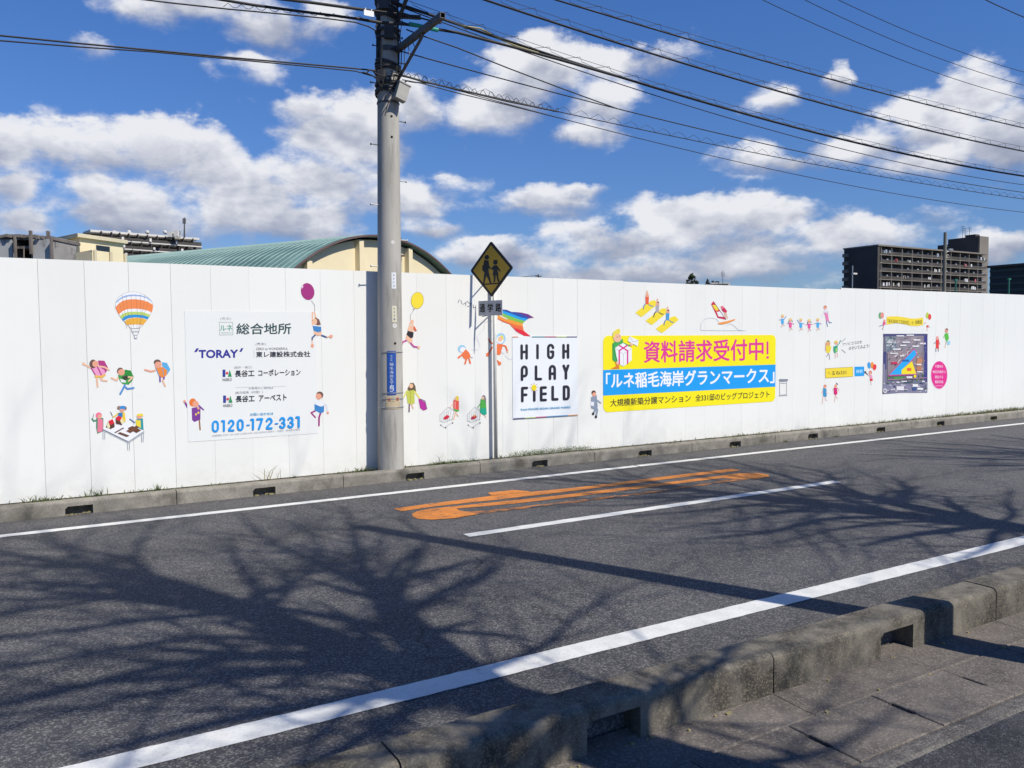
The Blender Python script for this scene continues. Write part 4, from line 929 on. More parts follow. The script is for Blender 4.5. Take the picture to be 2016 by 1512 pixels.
# aerial map board
amap, _ = slab_board('aerial_map_board', [(1738.8,657.5),(1825.5,657.2),(1823.5,770.5),(1737.3,775.5)], 0.003, '77758a', label='aerial photograph map board with blue and yellow site areas', cat='board')
p = Print(board_map(*Z, 0.003), 1)
rn = random.Random(11)
def quad(cx_, cy_, w, h, a, col):
    c, s_ = math.cos(math.radians(a)), math.sin(math.radians(a))
    l = p.lay; p.poly([(cx_+u*c-v*s_, cy_+u*s_+v*c) for u, v in ((-w,-h),(w,-h),(w,h),(-w,h))], col); p.lay = l+0.05
for x0, y0, x1, y1, c in ((140,432,800,475,'4a4a78'),(745,470,798,1280,'3c3c84'),(140,700,185,960,'44447a'),(135,1180,795,1310,'8684a0'),(165,470,330,690,'7f8a96'),(200,700,740,1040,'94868c'),(330,460,740,700,'928c98'),(135,880,165,1300,'8a88a0'),(190,1140,790,1175,'70788a')):
    l = p.lay; p.poly([(x0,y0),(x1,y0),(x1,y1),(x0,y1)], c); p.lay = l+0.1
p.lay += 1
tones = ['c4b4b8','a08c90','8c7880','d8d0d4','5c4c54','b89c9c','968a96']
for i in range(170):
    x = rn.uniform(215, 700); y = rn.uniform(475, 1010)
    if y > 1010-(x-215)*1.15+60 or (x-215) > 520: 
        if y > 650: continue
    quad(x, y, rn.uniform(14, 34), rn.uniform(4, 8), -45 if y > 540 else -12, rn.choice(tones))
for i in range(60): quad(rn.uniform(175,330), rn.uniform(480,680), rn.uniform(5,16), rn.uniform(4,12), rn.choice((0,15,-40)), rn.choice(['8fa4b0','b0bcc4','66788a','c8d2d6','5a6c6c']))
for i in range(70): quad(rn.uniform(150,780), rn.uniform(1130,1300), rn.uniform(6,30), rn.uniform(4,12), 0, rn.choice(['c8c4d0','e0dde6','8a8498','3a3860','4a5a58','a49aac']))
for i in range(40): quad(rn.uniform(190,740), rn.uniform(1055,1125), rn.uniform(6,18), rn.uniform(5,14), rn.uniform(0,90), rn.choice(['35603a','4a7a42','2a4a34','5a8a4a','6a6a60']))
for i in range(50): quad(rn.uniform(610,740), rn.uniform(700,1010), rn.uniform(6,16), rn.uniform(5,12), -30, rn.choice(['b0a4ac','8a7a84','d0c8ce','c47a54','8a9a94']))
for i in range(16): quad(rn.uniform(752,795), rn.uniform(480,1270), 3, rn.uniform(4,12), 0, '8a88b0')
p.lay += 2
quad(670, 850, 38, 50, 12, 'c98a66'); quad(665, 945, 34, 36, 4, 'bf8060')
p.poly([(280,1078),(430,1070),(430,1102),(285,1108)], '3f9a3c')
p.poly([(200,1062),(590,650),(625,690),(632,750),(560,835),(640,1045)], 'c84a94')
p.poly([(222,1048),(590,668),(612,690),(622,748),(545,832),(405,975),(405,1032)], '1fb0f6')
p.poly([(405,970),(560,838),(622,1026),(405,1032)], 'fbe61e')
l = p.lay
for x0, y0, w, h, c in ((255,850,90,32,'cf2a5a'),(418,815,100,32,'1e66b8'),(485,938,65,48,'ee6a3c'),(330,455,110,16,'f2f2f4'),(480,445,110,16,'f2f2f4'),(585,515,100,18,'f2f2f4'),(185,548,85,16,'f2f2f4'),(420,548,110,18,'f2f2f4'),(385,595,90,18,'f2f2f4'),(565,608,100,18,'f2f2f4'),(275,652,120,18,'f2f2f4'),(680,565,85,24,'f2e6ec'),(380,752,65,16,'f2f2f4'),(235,715,120,14,'f2f2f4'),(480,1065,85,24,'f2f2f4'),(630,880,70,18,'f2f2f4'),(635,990,80,16,'f2f2f4'),(405,1132,80,14,'f2f2f4'),(330,1212,110,60,'e8e6ec'),(570,1180,80,40,'f2f2f4'),(640,1235,85,30,'f2f2f4'),(570,1228,55,42,'3a5a9c')):
    p.poly([(x0,y0),(x0+w,y0),(x0+w,y0+h),(x0,y0+h)], c); p.lay = l
p.lay += 1
p.ell(605, 1063, 20, 24, 'fbe11e'); p.ell(158, 1280, 26, 36, 'e8e8ee'); p.ell(158, 1280, 14, 22, '8a88a0')
p.stroke([(165,470),(175,700),(205,720),(210,1040),(735,1030),(735,470)], 6, '9a98a8')
p.stroke([(205,1115),(790,1085)], 8, 'c890b4')
p.build('map_print', amap)

# ================================================================== UTILITY POLE
PX, PY = 4.775, 11.43
pole = empty('utility_pole', (PX, PY, 0), label='tall grey concrete utility pole with steel arms in front of the white hoarding', cat='utility pole')
LEAN = 0.0085
def pr(z): return 0.196-z*0.00735
def pc(z): return Vector((PX+LEAN*z, PY, z))
m = MB(); m.tube([pc(z) for z in (-0.3, 0, 2, 4, 6, 8, 10, 11.5)], [pr(z) for z in (-0.3, 0, 2, 4, 6, 8, 10, 11.5)], 40)
m.build('shaft', M_POLE, pole, smooth=True)
vdir = math.atan2(-PY, -PX)            # direction from the pole towards the viewer's side of the road
def cyl_map(z_off, side, extra=0.002):   # x metres round the shaft, y metres down
    def f(x, y, lay):
        z = z_off-y; r = pr(z)+extra+lay*0.0006; a = vdir+side+x/pr(z)
        c = pc(z); return Vector((c.x+r*math.cos(a), c.y+r*math.sin(a), z))
    return f
def patch(p, x0, x1, y0, y1, col, n=8):
    l = p.lay
    for i in range(n):
        a, b = x0+(x1-x0)*i/n, x0+(x1-x0)*(i+1)/n; p.poly([(a,y0),(b,y0),(b,y1),(a,y1)], col); p.lay = l
    p.lay = l+1
def zpole(py): return on_y(766, py, PY-0.18).z
# blue address plate
zt, zb = zpole(691), zpole(778)
p = Print(cyl_map(zt, 0.10, 0.004)); H_ = zt-zb
patch(p, -0.062, 0.068, 0, H_, '173f8f'); patch(p, -0.057, 0.063, 0.006, H_-0.006, '1c52ab')
p.lay = 7
for i, ch in enumerate('美浜区'): p.text(ch, (-0.014,0.085+0.032*i), (0.014,0.085+0.032*i), (-0.014,0.06+0.032*i), 'c4d8f0')
for i, ch in enumerate('稲毛海岸五丁目'): p.text(ch, (-0.026,0.218+0.058*i), (0.026,0.218+0.058*i), (-0.026,0.172+0.058*i), 'dce8f8')
p.stroke([(0.024,H_-0.135),(-0.018,H_-0.135),(-0.022,H_-0.100),(0.008,H_-0.105),(0.024,H_-0.090),(0.024,H_-0.070),(0.008,H_-0.055),(-0.024,H_-0.058)], 0.010, 'dce8f8')
p.build('address_plate', pole)
zt2, zb2 = zpole(780), zpole(806)
p = Print(cyl_map(zt2, 0.18, 0.004)); H_ = zt2-zb2
patch(p, -0.10, 0.115, 0, H_, 'c9b898', 10)
p.lay = 8
p.text('注', (-0.075,0.075), (-0.025,0.075), (-0.075,0.025), 'c0503c', 0.01); p.text('意', (0.05,0.072), (0.095,0.072), (0.05,0.022), 'c0503c', 0.01)
p.ell(0.012, 0.03, 0.02, 0.02, 'b0b0a8')
p.text('地下に', (-0.012,0.085), (0.03,0.085), (-0.012,0.068), '7a8a68')
for k in range(3): p.stroke([(-0.085,0.105+0.03*k),(0.1,0.105+0.03*k)], 0.006, '8f8068')
p.build('caution_plate', pole)
for nm, y0, y1, sd, w, c in (('number_label',536,568,0.36,0.035,'eceff2'),('number_label',602,634,0.38,0.036,'e2dcc0')):
    zt = zpole(y0); zb = zpole(y1); p = Print(cyl_map(zt, sd, 0.002)); H_ = zt-zb
    patch(p, -w, w, 0, H_, c, 5)
    p.lay = 4
    for i, ch in enumerate('稲毛支3' if y0 < 600 else '幹331'): p.text(ch, (-0.012,0.05+i*0.052), (0.012,0.05+i*0.052), (-0.012,0.026+i*0.052), '6a7a9c')
    p.build(nm, pole)
p = Print(cyl_map(zpole(641), 0.40, 0.002)); p.ell(0, 0, 0.034, 0.034, 'e8e6e0', 16); p.ell(0,0,0.02,0.02,'d4d2cc',12); p.build('round_tag', pole)
p = Print(cyl_map(zpole(476), 0.30, 0.002)); p.ell(0, 0, 0.028, 0.028, 'e0ded8', 14); p.build('round_tag', pole)
# bands and small bolt holes
for py_ in (693.5, 774, 786, 803):
    z = zpole(py_); m = MB(); m.tube([pc(z-0.006), pc(z+0.006)], [pr(z)+0.008]*2, 32, cap=True); m.build('steel_band', M_GALV, pole, smooth=False)
for py_, sd in ((676,0.42),(268,0.30),(227,0.30),(158,0.28)):
    z = zpole(py_); a = vdir+sd; c = pc(z); d = Vector((math.cos(a), math.sin(a), 0))
    m = MB(); m.tube([c+d*(pr(z)-0.02), c+d*(pr(z)+0.004)], 0.018, 10); m.build('bolt_hole', M_DARK, pole)
# step bolts, alternately left and right
for k, (py_, sd) in enumerate(((523,-1),(468,1),(401,-1),(349,1),(282,-1),(229,1),(160,-1),(111,1),(86,-1),(60,1))):
    z = zpole(py_); c = pc(z); ang = vdir+(math.pi/2)*sd*1.0
    d = Vector((sd*0.97, 0.05*sd, 0)).normalized()
    m = MB(); L_ = 0.125 if py_ > 100 else 0.09
    m.tube([c+d*(pr(z)-0.02), c+d*(pr(z)+L_)], 0.0075, 6); m.tube([c+d*(pr(z)+L_-0.012), c+d*(pr(z)+L_)], 0.017, 6)
    m.build('step_bolt', M_GALV if py_ > 300 else M_ARM, pole)
# arms towards the road
def arm(z, L_, s_=0.075, dx=0.0, name='crossarm', y_back=0.25):
    c = pc(z); r = pr(z)
    a = Vector((c.x+r*0.6, PY+y_back, z)); b = Vector((c.x+r*0.6+dx, PY-L_, z))
    u = (b-a); m = MB(); h = s_/2; t = 0.008
    side = Vector((1,0,0)); upv = Vector((0,0,1))
    for (sx0, sx1, sz0, sz1) in ((-h,h,-h,-h+t),(-h,h,h-t,h),(-h,-h+t,-h+t,h-t),(h-t,h,-h+t,h-t)):
        m.obox(a+side*sx0+upv*sz0, u, side*(sx1-sx0), upv*(sz1-sz0))
    return fix_normals(m.build(name, M_ARM, pole)), a, b
za = 6.13
_, a1, b1 = arm(za, 1.62)
m = MB(); z0 = za-0.42; c = pc(z0)
m.tube([Vector((c.x+pr(z0)*0.7, PY-pr(z0)*0.7, z0)), Vector((b1.x, PY-0.95, za-0.09)), Vector((b1.x, PY-1.02, za-0.04))], 0.022, 8)
for t0, t1 in ((0.25,0.30),(0.5,0.45),(0.75,0.62)):
    m.tube([Vector((b1.x, PY-0.17-0.8*t0, z0+0.33*t0)), Vector((b1.x, PY-0.17-0.8*t1, za-0.04))], 0.006, 5)
m.build('arm_brace', M_ARM, pole)
arm(7.15, 1.4)
m = MB(); z0 = 6.52; c = pc(z0)
m.tube([Vector((c.x+pr(z0)*0.75, PY-pr(z0)*0.6, z0)), Vector((c.x+0.12, PY-0.9, 7.1))], 0.03, 8); m.build('arm_brace', M_ARM, pole)
m = MB(); z0 = 6.62; c = pc(z0); m.obox(Vector((c.x+0.05, PY-0.12, z0-0.025)), Vector((0.36,-0.14,0)), Vector((0.02,0.05,0)), Vector((0,0,0.05))); m.build('side_bracket', M_ARM, pole)
# collars
for z, h_, ex in ((5.66,0.05,0.012),(5.86,0.03,0.02),(6.14,0.07,0.015),(6.42,0.04,0.014),(6.62,0.05,0.016),(5.38,0.02,0.01)):
    m = MB(); m.tube([pc(z-h_/2), pc(z+h_/2)], pr(z)+ex, 28); m.build('collar', M_ARM, pole)
# black coils, boxes and risers added to stand in for shade on the shaft
M_GEAR = rough_mat('black_shade_gear', (0.035,0.035,0.038), (0.06,0.06,0.064), scale=9, rough=0.6)
R_ = random.Random(31)
for z_a, z_b, n_ in ((5.50,5.64,4),(5.84,5.96,4),(6.32,6.42,3),(6.60,6.95,6)):
    m = MB()
    for q in range(n_):
        z = z_a+(z_b-z_a)*q/max(1,n_-1); tl = R_.uniform(-0.05,0.05); ph = R_.uniform(0,6.28); r_ = pr(z)+R_.uniform(0.012,0.04)
        m.tube([Vector((pc(z).x+r_*math.cos(t*0.2618), pc(z).y+r_*math.sin(t*0.2618), z+tl*math.sin(t*0.2618+ph))) for t in range(25)], R_.uniform(0.010,0.019), 6, cap=False)
    m.build('shade_coil', M_GEAR, pole)
for z_, w_, h_, off in ((5.72,0.10,0.17,-0.45),(6.36,0.13,0.22,0.1),(6.78,0.16,0.24,-0.3)):
    a0 = vdir+off; d_ = Vector((math.cos(a0), math.sin(a0), 0)); t_ = Vector((-d_.y, d_.x, 0)); c_ = pc(z_)+d_*(pr(z_)+0.005)
    m = MB(); m.obox(c_-t_*w_/2-Vector((0,0,h_/2)), t_*w_, d_*0.09, Vector((0,0,h_))); fix_normals(m.build('shade_box', M_GEAR, pole))
for q, (a0, za_, zb_2) in enumerate(((-1.25,5.5,7.2),(-1.0,5.6,7.2),(-0.85,5.7,6.6),(1.2,5.5,7.0))):
    m = MB(); m.tube([Vector((pc(z).x+(pr(z)+0.014)*math.cos(vdir+a0+0.05*math.sin(z*3+q)), pc(z).y+(pr(z)+0.014)*math.sin(vdir+a0+0.05*math.sin(z*3+q)), z)) for z in [za_+(zb_2-za_)*i/10 for i in range(11)]], 0.011, 6)
    m.build('added_riser', M_CABLE, pole)
# splice box on the right flank
zc = zpole(181); c = pc(zc)
rr = Matrix.Rotation(math.radians(18), 4, 'Y')
m = MB(); m.box(-0.085,0.085,-0.06,0.06,-0.12,0.12); m.box(-0.095,0.095,-0.07,0.07,0.112,0.13)
m.v = [tuple(rr @ Vector(v)+Vector((c.x+0.105, PY-0.245, zc))) for v in m.v]
m.build('splice_box', rough_mat('grey_plastic_box', (0.34,0.33,0.30), (0.40,0.39,0.36), rough=0.55), pole, loc=(c.x+0.105, PY-0.245, zc))
m = MB()
def loop(pts, r=0.007): m.tube(pts, r, 5)
def smooth_pts(pts, n=6):
    out_ = []
    P_ = [Vector(q_) for q_ in pts]
    P_ = [P_[0]]+P_+[P_[-1]]
    for i in range(1, len(P_)-2):
        for k in range(n):
            t = k/n; a, b, c_, d = P_[i-1], P_[i], P_[i+1], P_[i+2]
            out_.append(0.5*((2*b)+(-a+c_)*t+(2*a-5*b+4*c_-d)*t*t+(-a+3*b-3*c_+d)*t*t*t))
    out_.append(P_[-2]); return out_
YW = PY-0.22
def q_(px, py, y=YW): return on_y(px, py, y)
for pts, r in (([(714,142),(738,152),(750,170),(768,180)],0.011),([(722,143),(730,138),(742,146),(760,150),(790,148)],0.010),([(790,170),(800,160),(815,162),(860,165)],0.010),
            ([(745,60),(752,90),(750,130),(756,175)],0.009),([(785,60),(790,100),(788,140),(780,165)],0.008),([(765,150),(772,160),(778,148),(785,155)],0.009),
            ([(755,200),(765,182),(772,186)],0.008),([(758,228),(764,205),(772,192)],0.008),([(787,5),(792,30),(789,60),(787,85),(786,120)],0.005),
            ([(746,60),(740,52),(748,46)],0.01),([(760,20),(775,30),(790,26),(806,30)],0.012),([(770,62),(780,42),(800,46)],0.010)):
    loop(smooth_pts([q_(x, y) for x, y in pts]), r)
m.build('loose_cables', M_CABLE, pole)
# unseen can added above the picture, road side, to shade the pole top
m = MB(); tcx, tcy = PX+0.5, PY-0.85
m.tube([(tcx,tcy,6.95),(tcx,tcy,7.0),(tcx,tcy,8.15),(tcx,tcy,8.2)], [0.22,0.3,0.3,0.2], 20)
for a in (0, 2.1, 4.2): m.tube([(tcx+0.12*math.cos(a),tcy+0.12*math.sin(a),8.2),(tcx+0.14*math.cos(a),tcy+0.14*math.sin(a),8.42)], 0.03, 8)
m.box(PX-0.05, tcx, tcy-0.03, tcy+0.03, 7.6, 7.7); m.box(PX, PX+0.06, tcy-0.03, PY, 7.6, 7.7)
m.build('added_transformer', M_ARM, pole, smooth=False)
for z in (9.3, 10.4):
    m = MB(); m.box(PX-0.04, PX+0.04, PY-1.1, PY+1.1, z-0.04, z+0.04); m.build('crossarm', M_ARM, pole)
# neighbouring poles in the same line, out of view, that carry the wires
for sx, lb in ((-30, 'plain concrete utility pole up the road to the left'), (30, 'plain concrete utility pole down the road to the right')):
    o = empty('utility_pole', (PX+sx, PY, 0), label=lb, cat='utility pole')
    for ch in list(pole.children):
        if ch.name.split('.')[0] in ('shaft', 'crossarm', 'collar'):
            c2 = ch.copy(); COL.objects.link(c2); c2.parent = o

# ------------------------------------------------------------------ wires
def wire(name, label, y, pa, pb=None, zp=None, sag=0.64, r=0.012, lash=None, sides=(1,), lashmat=None, group='overhead wires along the road'):
    """pa, pb: two picture points on the right-hand span; zp: height at the pole"""
    A = on_y(*pa, y)
    def tt(x): return (x-PX)/30.0
    if zp is None:
        B = on_y(*pb, y); ta, tb = tt(A.x), tt(B.x)
        k = (B.z-A.z)/(-(tb*(1-tb)-ta*(1-ta))); sag = k/4; z0 = A.z+k*ta*(1-ta)
    else:
        z0 = zp; ta = tt(A.x)
        sag = (z0-A.z)/(4*ta*(1-ta))
    pts = []
    xs_ = [PX-30+i*0.6 for i in range(101)]
    if 1 not in sides: xs_ = [x for x in xs_ if x <= PX+0.01]
    if -1 not in sides: xs_ = [x for x in xs_ if x >= PX-0.01]
    def zz(x):
        t = abs(x-PX)/30.0; return z0-4*sag*t*(1-t)
    pts = [Vector((x, y, zz(x))) for x in xs_]
    r *= 0.82
    m = MB(); m.tube(pts, r, 5)
    o = m.build(name, M_CABLE, label=label, cat='cable', group=group)
    if lash:
        step, amp, lr, mode = lash
        m = MB(); x = xs_[0]; q = []
        i = 0
        rr_ = random.Random(int(z0*100))
        while x < xs_[-1]:
            if mode == 'tri':
                q += [Vector((x, y, zz(x)+r)), Vector((x+step*0.5, y, zz(x)+amp+r)), Vector((x+step*0.56, y, zz(x)+r))]; x += step
            else:
                q.append(Vector((x, y+0.03*math.cos(i*1.57), zz(x)+amp*(0.5+0.5*math.sin(i*1.57)) ))); x += step/4*rr_.uniform(0.8,1.2)
            i += 1
        m.tube(q, lr, 4)
        if mode == 'tri':
            m.tube([Vector((p_.x, y, p_.z+amp+r)) for p_ in pts], lr, 4)
        m.build('lashing_wire', lashmat or M_ARM, o)
    return o, z0, sag
wire('overhead_cable', 'highest spiral-hung cable crossing the sky right of the pole', 10.75, (1095,0), (2016,252), r=0.017, lash=(0.62,0.085,0.004,'tri'))
wire('overhead_cable', 'second spiral-hung cable crossing the sky right of the pole', 10.75, (955,0), (2016,298), r=0.021, lash=(0.62,0.085,0.004,'tri'))
wire('overhead_cable', 'thick bundled cable with green sleeve passing the pole arm', 11.15, (1215,150), (2016,347), r=0.027, lash=(0.6,0.07,0.004,'tri'))
wire('overhead_cable', 'thin bare cable just under the thick bundle', 11.15, (1290,188), (2016,364), r=0.010)
wire('overhead_cable', 'smooth black cable, third under the thick bundle', 11.2, (1215,214), (2016,379), r=0.0115)
wire('overhead_cable', 'loop-lashed cable leaving the pole at its lower bracket', 11.2, (1100,220), (2016,392), r=0.010, lash=(0.36,0.10,0.0032,'loop'), lashmat=M_CABLE)
wire('overhead_cable', 'lowest thin cable running right from the pole', 11.2, (1100,232), (2016,418), r=0.0085)
wire('overhead_cable', 'thin power line high in the upper right sky, lowest of three', 10.6, (1502,0), (2016,195), r=0.008)
wire('overhead_cable', 'thin power line high in the upper right sky, middle of three', 10.6, (1585,0), (2016,168), r=0.008)
wire('overhead_cable', 'thin power line high in the upper right sky, topmost of three', 10.6, (1651,0), (2016,142), r=0.008)
wire('overhead_cable', 'thick power line cutting the upper right corner of the sky', 9.6, (1941,0), (2016,34), r=0.012)
# green sleeve on the bundle near the pole
def px_tube(name, pts, y, r, mat, parent=None, **k):
    m = MB(); m.tube([on_y(a, b, y) for a, b in pts], r, 8); return m.build(name, mat, parent, **k)
bundle = px_tube('cable_joint', [(806,47),(835,53),(862,59.5)], 10.95, 0.03, pmat(hexc('1a9a82')), label='green insulating sleeve on the cable beside the pole arm', cat='cable sleeve')
px_tube('guide_cable', [(786,12),(835,27),(870,37),(905,50),(920,58)], 10.95, 0.009, M_CABLE, label='short pale-striped jumper cable right of the pole top', cat='cable')
px_tube('guide_cable', [(716,18),(745,22),(786,27),(830,36),(868,46)], 10.98, 0.013, M_CABLE, label='jumper cable crossing in front of the pole top', cat='cable')
px_tube('guide_cable', [(700,36),(745,44),(800,48),(900,64),(1000,90),(1100,117),(1215,150)], 11.05, 0.022, M_CABLE, label='thick bundled cable crossing in front of the pole', cat='cable')
px_tube('guide_cable', [(903,50),(925,53),(945,56),(965,66),(990,80),(1020,92),(1060,104)], 11.05, 0.012, pmat(hexc('a8a070')), label='yellowish jumper cable looping over the thick bundle', cat='cable')
px_tube('guide_cable', [(800,58),(830,70),(900,94),(1000,134),(1100,172),(1215,214)], 11.1, 0.010, M_CABLE, label='smooth black cable leaving the pole arm to the right', cat='cable')
px_tube('guide_cable', [(786,147),(830,160),(900,176),(1000,200),(1100,220)], 11.15, 0.012, M_CABLE, label='twisted service cable leaving the lower bracket to the right', cat='cable')
px_tube('guide_cable', [(792,157),(830,164),(900,183),(1000,207),(1100,232)], 11.15, 0.008, M_CABLE, label='thin service cable under the twisted one at the pole', cat='cable')
m = MB(); rr_ = random.Random(5); q = []
for i in range(90):
    t = i/89; x = 800+300*t; y = 150+(220-150)*t; q.append(on_y(x+rr_.uniform(-1,1), y-3-5*math.sin(i*1.3)+rr_.uniform(-1.5,1.5), 11.15))
m.tube(q, 0.005, 4); m.build('guide_cable', M_CABLE, label='loose lashing spiralling round the service cable near the pole', cat='cable')
# left-hand spans
def left_wire(pts, y, r, label):
    return px_tube('overhead_cable', pts, y, r, M_CABLE, label=label, cat='cable')
left_wire([(-60,64),(0,70),(150,85),(300,99),(450,113),(600,126),(700,135),(740,139)], 11.25, 0.011, 'upper of the two thin cables crossing the left sky')
left_wire([(-60,76),(0,80),(150,92),(300,102),(450,116),(600,130),(700,140),(742,152)], 11.25, 0.009, 'lower of the two thin cables crossing the left sky')
left_wire([(250,-5),(330,5),(450,18),(560,28),(640,36),(700,44),(725,52),(747,64)], 11.2, 0.010, 'thin cable dipping to the pole from the upper left')
left_wire([(410,-5),(500,10),(580,21),(660,31),(745,43)], 11.1, 0.019, 'thick bundled cable reaching the pole from the upper left')
left_wire([(530,-5),(620,6),(700,17),(745,23)], 11.0, 0.021, 'top thick cable reaching the pole from the upper left')
m = MB(); q = []
for i in range(12):
    x = 440+i*26; y = 13+(x-440)*0.097; q += [on_y(x,y,11.1), on_y(x+9,y-7,11.1), on_y(x+18,y+1,11.1)]
m.tube(q, 0.004, 4); m.build('overhead_cable', M_ARM, label='zigzag hanger wire riding on the thick cable left of the pole top', cat='cable')
m = MB(); a = on_y(715,20,10.98); m.box(a.x, a.x+0.145, a.y-0.03, a.y-0.024, a.z-0.075, a.z+0.0); m.box(a.x+0.02,a.x+0.03,a.y-0.024,a.y,a.z-0.01,a.z+0.03); m.box(a.x+0.11,a.x+0.12,a.y-0.024,a.y,a.z-0.01,a.z+0.03)
m.build('cable_tag', pmat((0.8,0.8,0.8)), label='small white identification tag hanging on the top left cable', cat='tag')

# ================================================================== ROAD SIGN
SY = 11.555
sx = on_y(974.5, 700, SY).x
sign = empty('school_route_sign', (sx, SY, 0), label='yellow diamond school-children warning sign on slim post by the hoarding', cat='road sign')
m = MB(); m.tube([(sx, SY, -0.1), (sx-0.002, SY, 3.42)], 0.031, 20); m.build('post', M_POST, sign, smooth=True)
A_ = math.radians(20)
U = Vector((math.sin(A_), -math.cos(A_), 0)); NRM = Vector((-math.cos(A_), -math.sin(A_), 0))
cD = on_y(967, 530, SY-0.04); half = 0.438
DC = on_y(967, 530, 11.27)
def sign_map(c, w_m):                  # local metres: x right, y down
    return lambda x, y, lay: c+U*x+Vector((0,0,-y))+NRM*(0.0012+lay*0.0006)
m = MB()
def diamond(m, c, h, t, r=0.03):
    pts = []
    for k in range(4):
        a = math.radians(90*k); cc = (h-r*1.414)*math.cos(a), (h-r*1.414)*math.sin(a)
        for t_ in (-45,-15,15,45): b = a+math.radians(t_); pts.append((cc[0]+r*math.cos(b), cc[1]+r*math.sin(b)))
    k = len(pts)
    m.add([c+U*x+Vector((0,0,y))+NRM*0 for x,y in pts]+[c+U*x+Vector((0,0,y))-NRM*t for x,y in pts], [tuple(range(k)), tuple(range(2*k-1,k-1,-1))]+[((i+1)%k,i,k+i,k+(i+1)%k) for i in range(k)])
diamond(m, DC, half, 0.012)
fix_normals(m.build('diamond_plate', rough_mat('black_sign_edge', (0.03,0.022,0.018), (0.045,0.035,0.03), rough=0.6), sign))
YEL = rough_mat('yellow_sign_face', (0.62,0.36,0.012), (0.56,0.33,0.012), scale=6, rough=0.45)
BLK = pmat((0.012,0.011,0.011))
p = Print(sign_map(DC, 1))
s_ = half-0.028; p.poly([(0,-s_),(s_,0),(0,s_),(-s_,0)], BLK); s_ = half-0.062; p.poly([(0,-s_),(s_,0),(0,s_),(-s_,0)], YEL)
# two children walking, from the zoomed picture (units: pixels of a 3.78x enlargement)
def zz_(pts): return [((x-402)/158*half*1.0, (y-298)/208*half) for x, y in pts]
def child(p, pts): p.poly(zz_(pts), BLK)
p.ell(*zz_([(371,207)])[0], 0.048, 0.038, BLK, 14)
child(p, [(352,225),(385,232),(388,268),(400,290),(398,300),(384,290),(384,318),(352,318),(336,300),(336,268),(345,262)])
child(p, [(352,316),(384,316),(392,350),(402,395),(410,402),(392,402),(378,365),(366,345),(358,372),(352,402),(340,404),(344,370),(350,335)])
p.ell(*zz_([(434,252)])[0], 0.045, 0.034, BLK, 14)
p.poly(zz_([(420,232),(448,232),(450,248),(420,250)]), BLK)
child(p, [(422,272),(446,272),(470,312),(474,322),(462,318),(448,302),(456,345),(412,345),(420,305),(402,300),(404,290)])
child(p, [(420,345),(436,345),(434,372),(430,396),(418,398),(422,372)]); child(p, [(440,345),(454,345),(456,372),(466,396),(452,398),(444,372)])
p.poly(zz_([(332,402),(475,400),(468,410),(340,412)]), BLK)
p.build('pictogram', sign)
# supplementary plate
cP = on_y(965, 606.5, 11.36)
PW_, PH_ = 0.245, 0.118
m = MB(); m.obox(cP-U*PW_-Vector((0,0,PH_)), U*PW_*2, Vector((0,0,PH_*2)), -NRM*0.01)
fix_normals(m.build('supplementary_plate', rough_mat('grey_white_plate', (0.50,0.50,0.52), (0.56,0.56,0.58), scale=8, rough=0.5), sign))
p = Print(sign_map(cP-U*0.0, 1)); p.auto = sign
for i, ch in enumerate('通学路'):
    x = -0.175+i*0.165-0.04; p.text(ch, (x,0.062), (x+0.105,0.062), (x,-0.068), BLK, 0.035)
m = MB()
for zb_, q in ((cP.z, cP), (DC.z, DC)): m.tube([Vector((sx, SY, zb_)), Vector((q.x, q.y, zb_))-NRM*0.013], 0.010, 6)
for q in m_split(m): q.build('bracket', M_ARM, sign)

# ================================================================== BACKGROUND BUILDINGS
# --- gymnasium with barrel roof
gym_ax = Vector((-0.485, 0.875, 0)).normalized(); gym_u = Vector((0.875, 0.485, 0)).normalized()
G0 = Vector((27.8, 66.5, 0)); RZ, RR, HW, GL = 10.85, 19.3, 13.4, 52
def arch(s_): return RZ-(RR-math.sqrt(RR*RR-s_*s_))
gym = empty('gymnasium', tuple(G0), label='cream gymnasium with curved green metal roof behind the hoarding', cat='gymnasium')
def gp(s_, t, z): return G0+gym_u*s_+gym_ax*t+Vector((0,0,z))
NS = 36
ss = [-HW+2*HW*i/NS for i in range(NS+1)]
m = MB()
for j in range(2):
    t = 0.75 if j == 0 else GL
    k = len(ss); m.add([gp(s_, t, arch(s_)-0.35) for s_ in ss]+[gp(HW-0.2, t, -0.3), gp(-HW+0.2, t, -0.3)], [tuple(range(k+2))])
for s_ in (-HW+0.1, HW-0.1): m.add([gp(s_,0.75,-0.3),gp(s_,GL,-0.3),gp(s_,GL,arch(s_)-0.3),gp(s_,0.75,arch(s_)-0.3)], [(0,1,2,3)])
fix_normals(m.build('wall', M_CREAM, gym))
m = MB(); k = len(ss)
m.add([gp(s_,0,arch(s_)) for s_ in ss]+[gp(s_,GL,arch(s_)) for s_ in ss]+[gp(s_,0,arch(s_)-0.16) for s_ in ss]+[gp(s_,GL,arch(s_)-0.16) for s_ in ss],
      [(i,i+1,k+i+1,k+i) for i in range(k-1)]+[(2*k+i,2*k+i+1,3*k+i+1,3*k+i) for i in range(k-1)]+[(i,i+1,2*k+i+1,2*k+i) for i in range(k-1)])
roof = fix_normals(m.build('roof', M_GREEN, gym, smooth=False))
m0 = None
